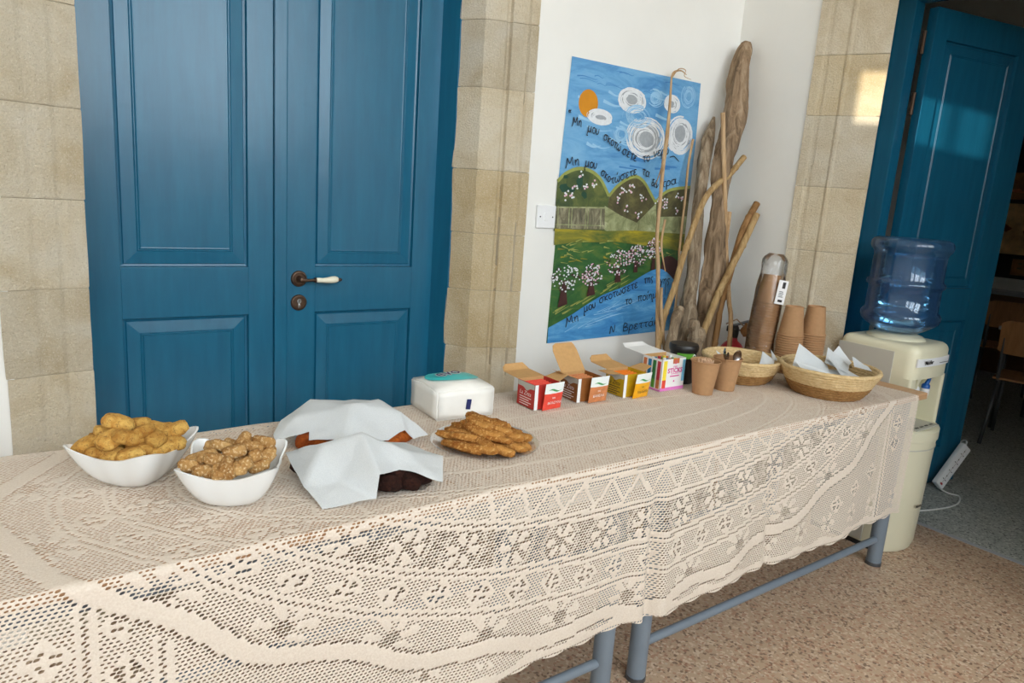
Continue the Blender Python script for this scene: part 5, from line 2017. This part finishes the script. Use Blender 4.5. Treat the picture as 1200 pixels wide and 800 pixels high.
# ================================================================== papers over two trays
def tray(x, y, w, d, rz, label):
    mb = MB()
    mb.add([(-w / 2 + .012, -d / 2 + .012, 0), (w / 2 - .012, -d / 2 + .012, 0), (w / 2 - .012, d / 2 - .012, 0), (-w / 2 + .012, d / 2 - .012, 0),
            (-w / 2, -d / 2, .018), (w / 2, -d / 2, .018), (w / 2, d / 2, .018), (-w / 2, d / 2, .018),
            (-w / 2 - .008, -d / 2 - .008, .018), (w / 2 + .008, -d / 2 - .008, .018), (w / 2 + .008, d / 2 + .008, .018), (-w / 2 - .008, d / 2 + .008, .018)],
           [(0, 1, 2, 3)] + [(i, (i + 1) % 4, 4 + (i + 1) % 4, 4 + i) for i in range(4)] + [(4 + i, 4 + (i + 1) % 4, 8 + (i + 1) % 4, 8 + i) for i in range(4)])
    o = mb.build('plastic_tray', 'clear_plastic', None, False, (x, y, ZT))
    o.rotation_euler = (0, 0, rz)
    return tag(o, label, 'tray', 'clear trays under papers')


tray(0.655, 1.385, .24, .19, -.35, 'clear plastic tray of brownies under the front paper')
tray(0.715, 1.655, .26, .20, -.25, 'clear plastic tray of pastries under the rear paper')
BRW = [lump('brownie', .028, .024, .018, 'brownie', s, 3.2) for s in (31, 32, 33)]
rr = random.Random(8)
for k, (x, y, z) in enumerate([(0.652, 1.292, .022), (0.700, 1.285, .022), (0.735, 1.300, .024), (0.678, 1.305, .028), (0.722, 1.318, .026), (0.615, 1.318, .022), (0.765, 1.335, .024), (0.700, 1.350, .030),
                               (0.524, 1.468, .022), (0.560, 1.455, .024), (0.66, 1.37, .05), (0.60, 1.40, .045), (0.64, 1.43, .05), (0.57, 1.41, .03), (0.70, 1.40, .03), (0.63, 1.36, .022)]):
    o = inst(BRW[k % 3], 'brownie', None, (x, y, ZT + z), (rr.uniform(-.4, .4), rr.uniform(-.4, .4), rr.uniform(0, 3)), (rr.uniform(.85, 1.15),) * 3)
    tag(o, 'dark brownie showing under the front paper, %s, %s of its tray' % where(x, y, .655, 1.385, .10) if k < 8 else 'dark chocolate brownie at the left end under the front paper' if k < 10 else 'dark chocolate brownie hidden under the front paper', 'brownie', 'brownies under the front paper')
PAS = [lump('pastry', .034, .022, .019, 'pastry', s, 2.4) for s in (41, 42)]
for k, (x, y, z) in enumerate([(0.590, 1.625, .022), (0.622, 1.600, .020), (0.790, 1.555, .020), (0.822, 1.565, .020), (0.68, 1.65, .045), (0.75, 1.63, .045), (0.70, 1.60, .022), (0.72, 1.70, .03), (0.64, 1.69, .025), (0.79, 1.66, .03)]):
    o = inst(PAS[k % 2], 'pastry', None, (x, y, ZT + z), (rr.uniform(-.3, .3), rr.uniform(-.3, .3), rr.uniform(0, 3)))
    tag(o, 'orange-brown pastry showing at the left under the rear paper' if k < 2 else 'orange-brown pastry showing at the right under the rear paper' if k < 4 else 'orange-brown pastry hidden under the rear paper', 'pastry', 'pastries under the rear paper')


def paper_sheet(name, pts, tris, label, seed):
    """folded sheet: flat facets between its creases, softly crumpled"""
    bm = bmesh.new()
    vv = [bm.verts.new(p) for p in pts]
    for f in tris:
        bm.faces.new([vv[i] for i in f])
    bmesh.ops.recalc_face_normals(bm, faces=bm.faces[:])
    bmesh.ops.triangulate(bm, faces=bm.faces[:])
    for _ in range(3):
        bmesh.ops.subdivide_edges(bm, edges=bm.edges[:], cuts=1, use_grid_fill=True)
        bmesh.ops.triangulate(bm, faces=bm.faces[:])
    for _ in range(1):
        bmesh.ops.smooth_vert(bm, verts=[v for v in bm.verts if not v.is_boundary], factor=.25, use_axis_x=True, use_axis_y=True, use_axis_z=True)
    for v in bm.verts:
        p = v.co
        v.co.z += noise.noise(p * 22 + Vector((seed, 0, 0))) * .0045 + noise.noise(p * 60 + Vector((seed, 3, 0))) * .0012
        if v.co.z < ZT + .001:
            v.co.z = ZT + .001
    c = Vector(pts[0])
    for v in bm.verts:
        v.co -= c
    me = bpy.data.meshes.new(name)
    bm.to_mesh(me)
    bm.free()
    me.materials.append(MATS['baking_paper'])
    me.polygons.foreach_set('use_smooth', [True] * len(me.polygons))
    o = inst(me, name, None, c)
    return tag(o, label, 'paper', 'baking papers over the trays')


# front paper: 0 left, 1 left edge, 2 bottom tip, 3 foot of ridge, 4 right bottom, 5 right top, 6 mid top, 7 peak, 8 top left, 9 back, 10 back right, 11 face middle
paper_sheet('baking_paper', [(0.496, 1.499, .800), (0.487, 1.351, .778), (0.498, 1.274, .757), (0.616, 1.263, .812), (0.750, 1.230, .785), (0.800, 1.317, .805), (0.701, 1.334, .832), (0.623, 1.375, .872), (0.555, 1.416, .846),
                             (0.640, 1.480, .815), (0.76, 1.43, .805), (0.558, 1.328, .786), (0.606, 1.255, .764), (0.675, 1.290, .806)],
            [(0, 1, 11, 8), (1, 2, 12, 11), (11, 12, 3), (8, 11, 7), (11, 3, 7), (7, 3, 13), (7, 13, 6), (13, 4, 5, 6), (7, 6, 10, 9), (6, 5, 10), (8, 7, 9), (0, 8, 9)],
            'crumpled white baking paper over the brownies, in front', 2)
paper_sheet('baking_paper', [(0.528, 1.687, .775), (0.557, 1.716, .800), (0.576, 1.668, .822), (0.640, 1.735, .842), (0.704, 1.610, .855), (0.791, 1.640, .852), (0.823, 1.575, .832), (0.893, 1.550, .770), (0.836, 1.525, .772), (0.812, 1.530, .800),
                             (0.757, 1.510, .785), (0.651, 1.520, .800), (0.584, 1.590, .785), (0.590, 1.605, .802), (0.70, 1.80, .80), (0.83, 1.74, .80), (0.525, 1.66, .772)],
            [(0, 1, 2, 16), (16, 2, 13), (1, 3, 2), (2, 3, 4, 13), (3, 14, 15, 5), (3, 5, 4), (13, 4, 11, 12), (4, 10, 11), (4, 5, 6), (4, 6, 9, 10), (6, 7, 8, 9), (5, 15, 6)],
            'crumpled white baking paper over the pastries, against the blue door', 6)

# ================================================================== water cooler and bottle
wc = thing('water_cooler', (3.150, 1.455, 0), 'cream floor-standing water cooler at the end of the table', 'water cooler')
WXL, WXR, WYF, WYB = -.156, .156, -.165, .165


def rounded_plan(x0, x1, y0, y1, r, bulge=0.0, n=6):
    """plan outline, counter-clockwise, rounded corners; the front (y0) side may bulge"""
    out = []
    for cx, cy, a0 in ((x1 - r, y0 + r, -90), (x1 - r, y1 - r, 0), (x0 + r, y1 - r, 90), (x0 + r, y0 + r, 180)):
        for k in range(n + 1):
            a = math.radians(a0 + 90 * k / n)
            out.append((cx + r * math.cos(a), cy + r * math.sin(a)))
    if bulge:
        m = 12
        fx0, fx1 = x0 + r, x1 - r
        out += [(fx0 + (fx1 - fx0) * k / m, y0) for k in range(1, m)]
        out = [(x, y - bulge * max(0, 1 - ((x - (x0 + x1) / 2) / ((x1 - x0) / 2)) ** 2) if y < (y0 + y1) / 2 else y) for x, y in out]
    return out


def loft(rings):
    """rings: list of (outline, z)"""
    mb = MB()
    m = len(rings[0][0])
    vs = [(x, y, z) for pl_, z in rings for x, y in pl_]
    fs = []
    for k in range(len(rings) - 1):
        for i in range(m):
            fs.append((k * m + i, k * m + (i + 1) % m, (k + 1) * m + (i + 1) % m, (k + 1) * m + i))
    fs.append(tuple(range(m))[::-1])
    fs.append(tuple((len(rings) - 1) * m + i for i in range(m)))
    return mb.add(vs, fs)


def inset_plan(d, r, bulge):
    return rounded_plan(WXL + d, WXR - d, WYF + d, WYB - d, max(.004, r - d), bulge)


# lower cabinet with a bulging front
rings = [(inset_plan(.012, .03, .050), .004), (inset_plan(.006, .03, .052), .03), (inset_plan(0, .03, .056), .45), (inset_plan(0, .03, .058), .505), (inset_plan(-.004, .03, .060), .508),
         (inset_plan(-.004, .03, .060), .548), (inset_plan(.003, .03, .056), .556)]
loft(rings).build('lower_cabinet', 'cream_plastic', wc, 30)
loft([(inset_plan(-.0015, .03, .0585), .470), (inset_plan(-.0015, .03, .0585), .474)]).build('seam', 'grey_panel', wc, 30)
# tray top with slots
mb = MB()
mb.box((-.10, WYF - .035, .556), (.10, WYF + .08, .562), bev=.003)
mb.build('drip_tray', 'grey_panel', wc)
for k in range(4):
    MB().box((-.075 + .042 * k, WYF - .020, .5615), (-.050 + .042 * k, WYF - .012, .5635)).build('tray_slot', 'black_plastic', wc)
# back column, side cheeks, head
MB().box((WXL + .001, WYF + .09, .55), (WXR - .001, WYB - .001, .80), bev=.004).build('back_column', 'cream_plastic', wc, 30)
for x0, x1 in ((WXL, WXL + .050), (WXR - .022, WXR)):
    loft([(rounded_plan(x0, x1, WYF, WYF + .12, .012), .55), (rounded_plan(x0, x1, WYF, WYF + .12, .012), .7755)]).build('side_cheek', 'cream_plastic', wc, 30)
hd_r = []
for d, z in ((0, .775), (0, .885), (.003, .896), (.010, .906), (.022, .913), (.034, .915)):
    hd_r.append((inset_plan(d, .04, .014), z))
loft(hd_r).build('head', 'cream_plastic', wc, 40)
MB().box((WXL + .004, WYF + .03, 0), (WXR - .01, WYB - .004, .02)).build('base_foot', 'black_plastic', wc)
# arch corner pieces of the niche
mb = MB()
mb.prism([(0, 0), (.045, 0), (.030, -.006), (.015, -.020), (0, -.045)], -.004, .004)
o = mb.build('niche_corner', 'cream_plastic', wc)
o.location = (WXL + .060, WYF + .004, .776)
o.rotation_euler = (math.pi / 2, 0, 0)
# grey side panel facing the table, thin raised sheet
MB().box((WXL - .003, WYF + .085, .03), (WXL + .004, WYB - .004, .878), bev=.0015).build('side_panel', 'grey_panel', wc)
vs, fs = [], []
for i in range(13):
    x = WXL + .018 + (WXR - WXL - .036) * i / 12
    yb = WYF - .014 * max(0, 1 - (x / .156) ** 2)
    vs += [(x, yb - .0022, .828), (x, yb - .0022, .862), (x, yb + .004, .828), (x, yb + .004, .862)]
for i in range(12):
    q = 4 * i
    fs += [(q, q + 4, q + 5, q + 1), (q + 1, q + 5, q + 7, q + 3), (q, q + 2, q + 6, q + 4)]
MB().add(vs, fs + [(0, 1, 3, 2), (48, 50, 51, 49)]).build('name_plate', 'white_plastic', wc)
text_part('Maidler', .024, 'ink_dark', wc, (WXL + .055, WYF - .0172, .846), FACE_FRONT, shear=.2, bold=.0008)
MB().box((.03, WYF - .0175, .838), (.11, WYF - .0166, .840)).build('printed_line', 'ink_dark', wc)
text_part('Maidler', .018, 'ink_dark', wc, (-.03, WYF - .0585, .215), FACE_FRONT, shear=.2, bold=.0006)
for k, (x, capm) in enumerate(((-.030, 'white_plastic'), (.068, 'blue_plastic'))):
    tp = bpy.data.objects.new('tap', None)
    COL.objects.link(tp)
    tp.parent = wc
    tp.location = (x, WYF + .035, .69)
    MB().lathe([(0, -.02), (.013, -.02), (.016, .0), (.018, .012), (.018, .020), (.013, .024), (0, .024)], 20).build('tap_body', 'white_plastic', tp, 40)
    MB().tube([(0, .012, .004), (0, .07, .004)], .011, 14).build('tap_neck', 'white_plastic', tp, 40)
    mb = MB()
    mb.lathe([(.017, .020), (.017, .034), (.012, .040), (0, .041)], 18)
    if k == 1:
        mb.tube([(0, 0, .035), (.008, -.004, .055), (.004, -.010, .072), (-.010, -.020, .080), (-.026, -.030, .078)], [.010, .008, .007, .006, .004], 10)
    else:
        mb.tube([(0, 0, .035), (0, 0, .045)], [.010, .006], 10)
    mb.build('tap_lever', capm, tp, 40)
MB().lathe([(.118, 0), (.116, .008), (.104, .018), (.080, .026), (.070, .028), (0, .028)], 40, c=(0, 0, .910)).build('bottle_collar', 'cream_plastic', wc, 40)

bt = thing('water_bottle', (3.150, 1.455, .9385), 'large translucent blue water bottle upside down on the cooler', 'water bottle')
BR_ = .150
bprof = [(0, .001), (.060, .001), (.085, .006), (.112, .020), (.136, .036), (.150, .050), (.156, .066), (.156, .082), (.148, .094), (.142, .100),
         (.141, .190), (.143, .196), (.151, .203), (.153, .212), (.151, .221), (.143, .228), (.141, .234), (.140, .330), (.143, .342), (.152, .352), (.158, .366), (.157, .384), (.149, .396), (.132, .404), (.08, .402), (.05, .396), (0, .396)]
MB().lathe(bprof, 56).build('bottle_shell', 'bottle_blue', bt, 'all')
wprof = [(0, .004)] + [(r_ - .005, z + .002) for r_, z in bprof[1:18]] + [(.1355, .325), (0, .3255)]
MB().lathe(wprof, 56).build('water', 'bottle_water', bt, 50)

# power strip leaning on the open door, with its cable
A = Vector((4.02, 1.505, .035))
Bp = Vector((4.215, 1.478, .235))
dx = (Bp - A).normalized()
fn = Vector((-.25, -.93, .28))
fn = (fn - dx * fn.dot(dx)).normalized()
sd = fn.cross(dx)
ms = Matrix(((dx.x, sd.x, fn.x, A.x), (dx.y, sd.y, fn.y, A.y), (dx.z, sd.z, fn.z, A.z), (0, 0, 0, 1)))
pw = thing('power_strip', (0, 0, 0), 'white four-socket power strip leaning against the open blue door', 'power strip')
pw.matrix_world = ms
SL = (Bp - A).length
MB().box((0, -.030, -.016), (SL, .030, .016), bev=.006).build('strip_body', 'white_plastic', pw, 30)
for k in range(4):
    so = bpy.data.objects.new('socket', None)
    COL.objects.link(so)
    so.parent = pw
    so.location = (.055 + k * .058, 0, .0162)
    mb = MB()
    mb.box((.014, -.003, 0), (.019, .003, .0008)).box((-.010, -.013, 0), (-.006, -.006, .0008)).box((-.010, .006, 0), (-.006, .013, .0008))
    mb.build('socket_slot', 'black_plastic', so)
MB().box((.012, -.008, .0155), (.022, .008, .018), bev=.001).build('switch_button', 'red_paint', pw)
MB().box((.02, -.001, .0160), (SL - .02, .001, .0168)).build('moulded_line', 'grey_panel', pw)
cb = MB()
q0 = A - dx * .0
cb.tube(cat3([A + sd * -.02, A + Vector((.02, -.05, -.028)), Vector((4.05, 1.40, .006)), Vector((3.90, 1.36, .006)), Vector((3.70, 1.40, .006)), Vector((3.45, 1.50, .006)), Vector((3.36, 1.58, .006))], 6), .0042, 8)
cb = tag(cb.build('power_cable', 'cable_white', None, 'all'), 'white cable running on the floor from the power strip to the cooler', 'cable')
cb = MB()
cb.tube(cat3([Bp - dx * .005, Bp + Vector((.03, .01, .02)), Bp + Vector((.075, .05, .0)), Bp + Vector((.085, .12, -.12)), Vector((4.33, 1.66, .006)), Vector((4.45, 1.9, .006))], 6), .0042, 8)
tag(cb.build('power_cable', 'cable_white', None, 'all'), 'white cable looping behind the top of the power strip', 'cable')

# ================================================================== things in the dim room beyond
def school_chair(x, y, rz, label):
    t = thing('school_chair', (x, y, 0), label, 'chair', 'school chairs in the next room', rot=(0, 0, rz))
    def bent(name, x0, x1, z0, z1, y0, y1, cur):
        vs, fs = [], []
        n_ = 10
        for s_ in (0, .012):
            for i in range(n_ + 1):
                a = i / n_
                xx = x0 + (x1 - x0) * a
                yy = cur * (1 - (2 * a - 1) ** 2)
                rz_ = .02 * max(0, abs(2 * a - 1) * 4 - 3) ** 2
                vs += [(xx, y0 + yy + s_, z0 + rz_), (xx, y1 + yy + s_, z1 - rz_)]
        q = 2 * (n_ + 1)
        for i in range(n_):
            fs.append((2 * i, 2 * i + 2, 2 * i + 3, 2 * i + 1))
            fs.append((q + 2 * i + 1, q + 2 * i + 3, q + 2 * i + 2, q + 2 * i))
            fs.append((2 * i + 1, 2 * i + 3, q + 2 * i + 3, q + 2 * i + 1))
            fs.append((2 * i, q + 2 * i, q + 2 * i + 2, 2 * i + 2))
        fs += [(0, 1, q + 1, q), (2 * n_, q + 2 * n_, q + 2 * n_ + 1, 2 * n_ + 1)]
        return MB().add(vs, fs).build(name, 'chair_wood', t)
    bent('backrest', -.20, .20, .62, .84, .21, .235, .02)
    MB().box((-.20, -.20, .440), (.20, .19, .455), bev=.004).build('seat', 'chair_wood', t)
    for s_ in (-1, 1):
        MB().tube(cat3([(s_ * .17, .235, .82), (s_ * .17, .215, .60), (s_ * .17, .19, .46), (s_ * .17, .10, .43), (s_ * .17, -.12, .43)], 5), .012, 10).build('frame_tube', 'dark_metal', t, 'all')
        MB().tube([(s_ * .17, .12, .43), (s_ * .19, .24, .0)], .012, 10).build('leg', 'dark_metal', t, 'all')
        MB().tube([(s_ * .17, -.10, .43), (s_ * .19, -.22, .0)], .012, 10).build('leg', 'dark_metal', t, 'all')
    return t


school_chair(5.50, 1.62, .35 + math.pi / 2 * .9, 'wooden school chair with grey tube legs just beyond the open door')
school_chair(6.85, 2.25, math.pi * .62, 'wooden school chair across the grey table in the next room')
dt = thing('classroom_table', (6.05, 1.45, 0), 'pale grey topped table in the dim next room', 'table')
MB().box((-.35, -.55, .715), (.35, .50, .74), bev=.004).build('tabletop', 'grey_laminate', dt)
for sx in (-1, 1):
    for sy in (-1, 1):
        MB().tube([(sx * .30, sy * .44, 0), (sx * .30, sy * .44, .715)], .016, 10).build('leg', 'dark_metal', dt, 'all')
# wall display: dark board, pictures, ledge
bd = tag(MB().box((7.96, .6, .95), (7.995, 3.4, 2.35)).build('display_board', 'board_black'), 'black display board on the far wall of the next room', 'board')
plain('picture_tan', (206, 170, 116), .6, .35, 9)
plain('picture_brown', (150, 104, 60), .6, .4, 14)


def picture(y0, y1, z0, z1, mat, label, seed):
    t = thing('wall_picture', (7.955, (y0 + y1) / 2, z0), label, 'picture', 'pictures on the display board')
    w_, h_ = (y1 - y0) / 2, z1 - z0
    MB().box((-.004, -w_, 0), (.004, w_, h_)).build('print', mat, t)
    rr_ = random.Random(seed)
    mb = MB()
    for k in range(9):
        c = (rr_.uniform(-w_ * .7, w_ * .7), rr_.uniform(h_ * .25, h_ * .75))
        n_ = 7
        vs = [(-.0055, c[0] + rr_.uniform(.02, .10) * w_ * 2 * math.cos(6.28 * i / n_), c[1] + rr_.uniform(.02, .10) * h_ * math.sin(6.28 * i / n_)) for i in range(n_)]
        mb.add(vs, [tuple(range(n_))])
    mb.build('figure', ['paint_olive', 'print_brown', 'sachet_brown'][seed % 3], t)
    return t


picture(2.36, 3.05, 1.18, 1.66, 'picture_tan', 'large tan picture with a branching motif on the black board', 1)
picture(2.36, 3.05, 1.70, 1.95, 'picture_brown', 'brown picture at the top of the black board', 2)
picture(2.42, 2.72, .985, 1.14, 'picture_brown', 'small brown picture under the large tan one', 3)
lg = tag(MB().box((7.70, .6, .80), (7.99, 3.6, .835)).build('wall_shelf', 'grey_laminate'), 'pale shelf ledge under the display board', 'shelf')
tag(MB().box((7.72, .6, .05), (7.99, 3.6, .80)).build('low_cupboard', 'shelf_wood'), 'brown cupboard under the pale shelf ledge', 'cupboard')
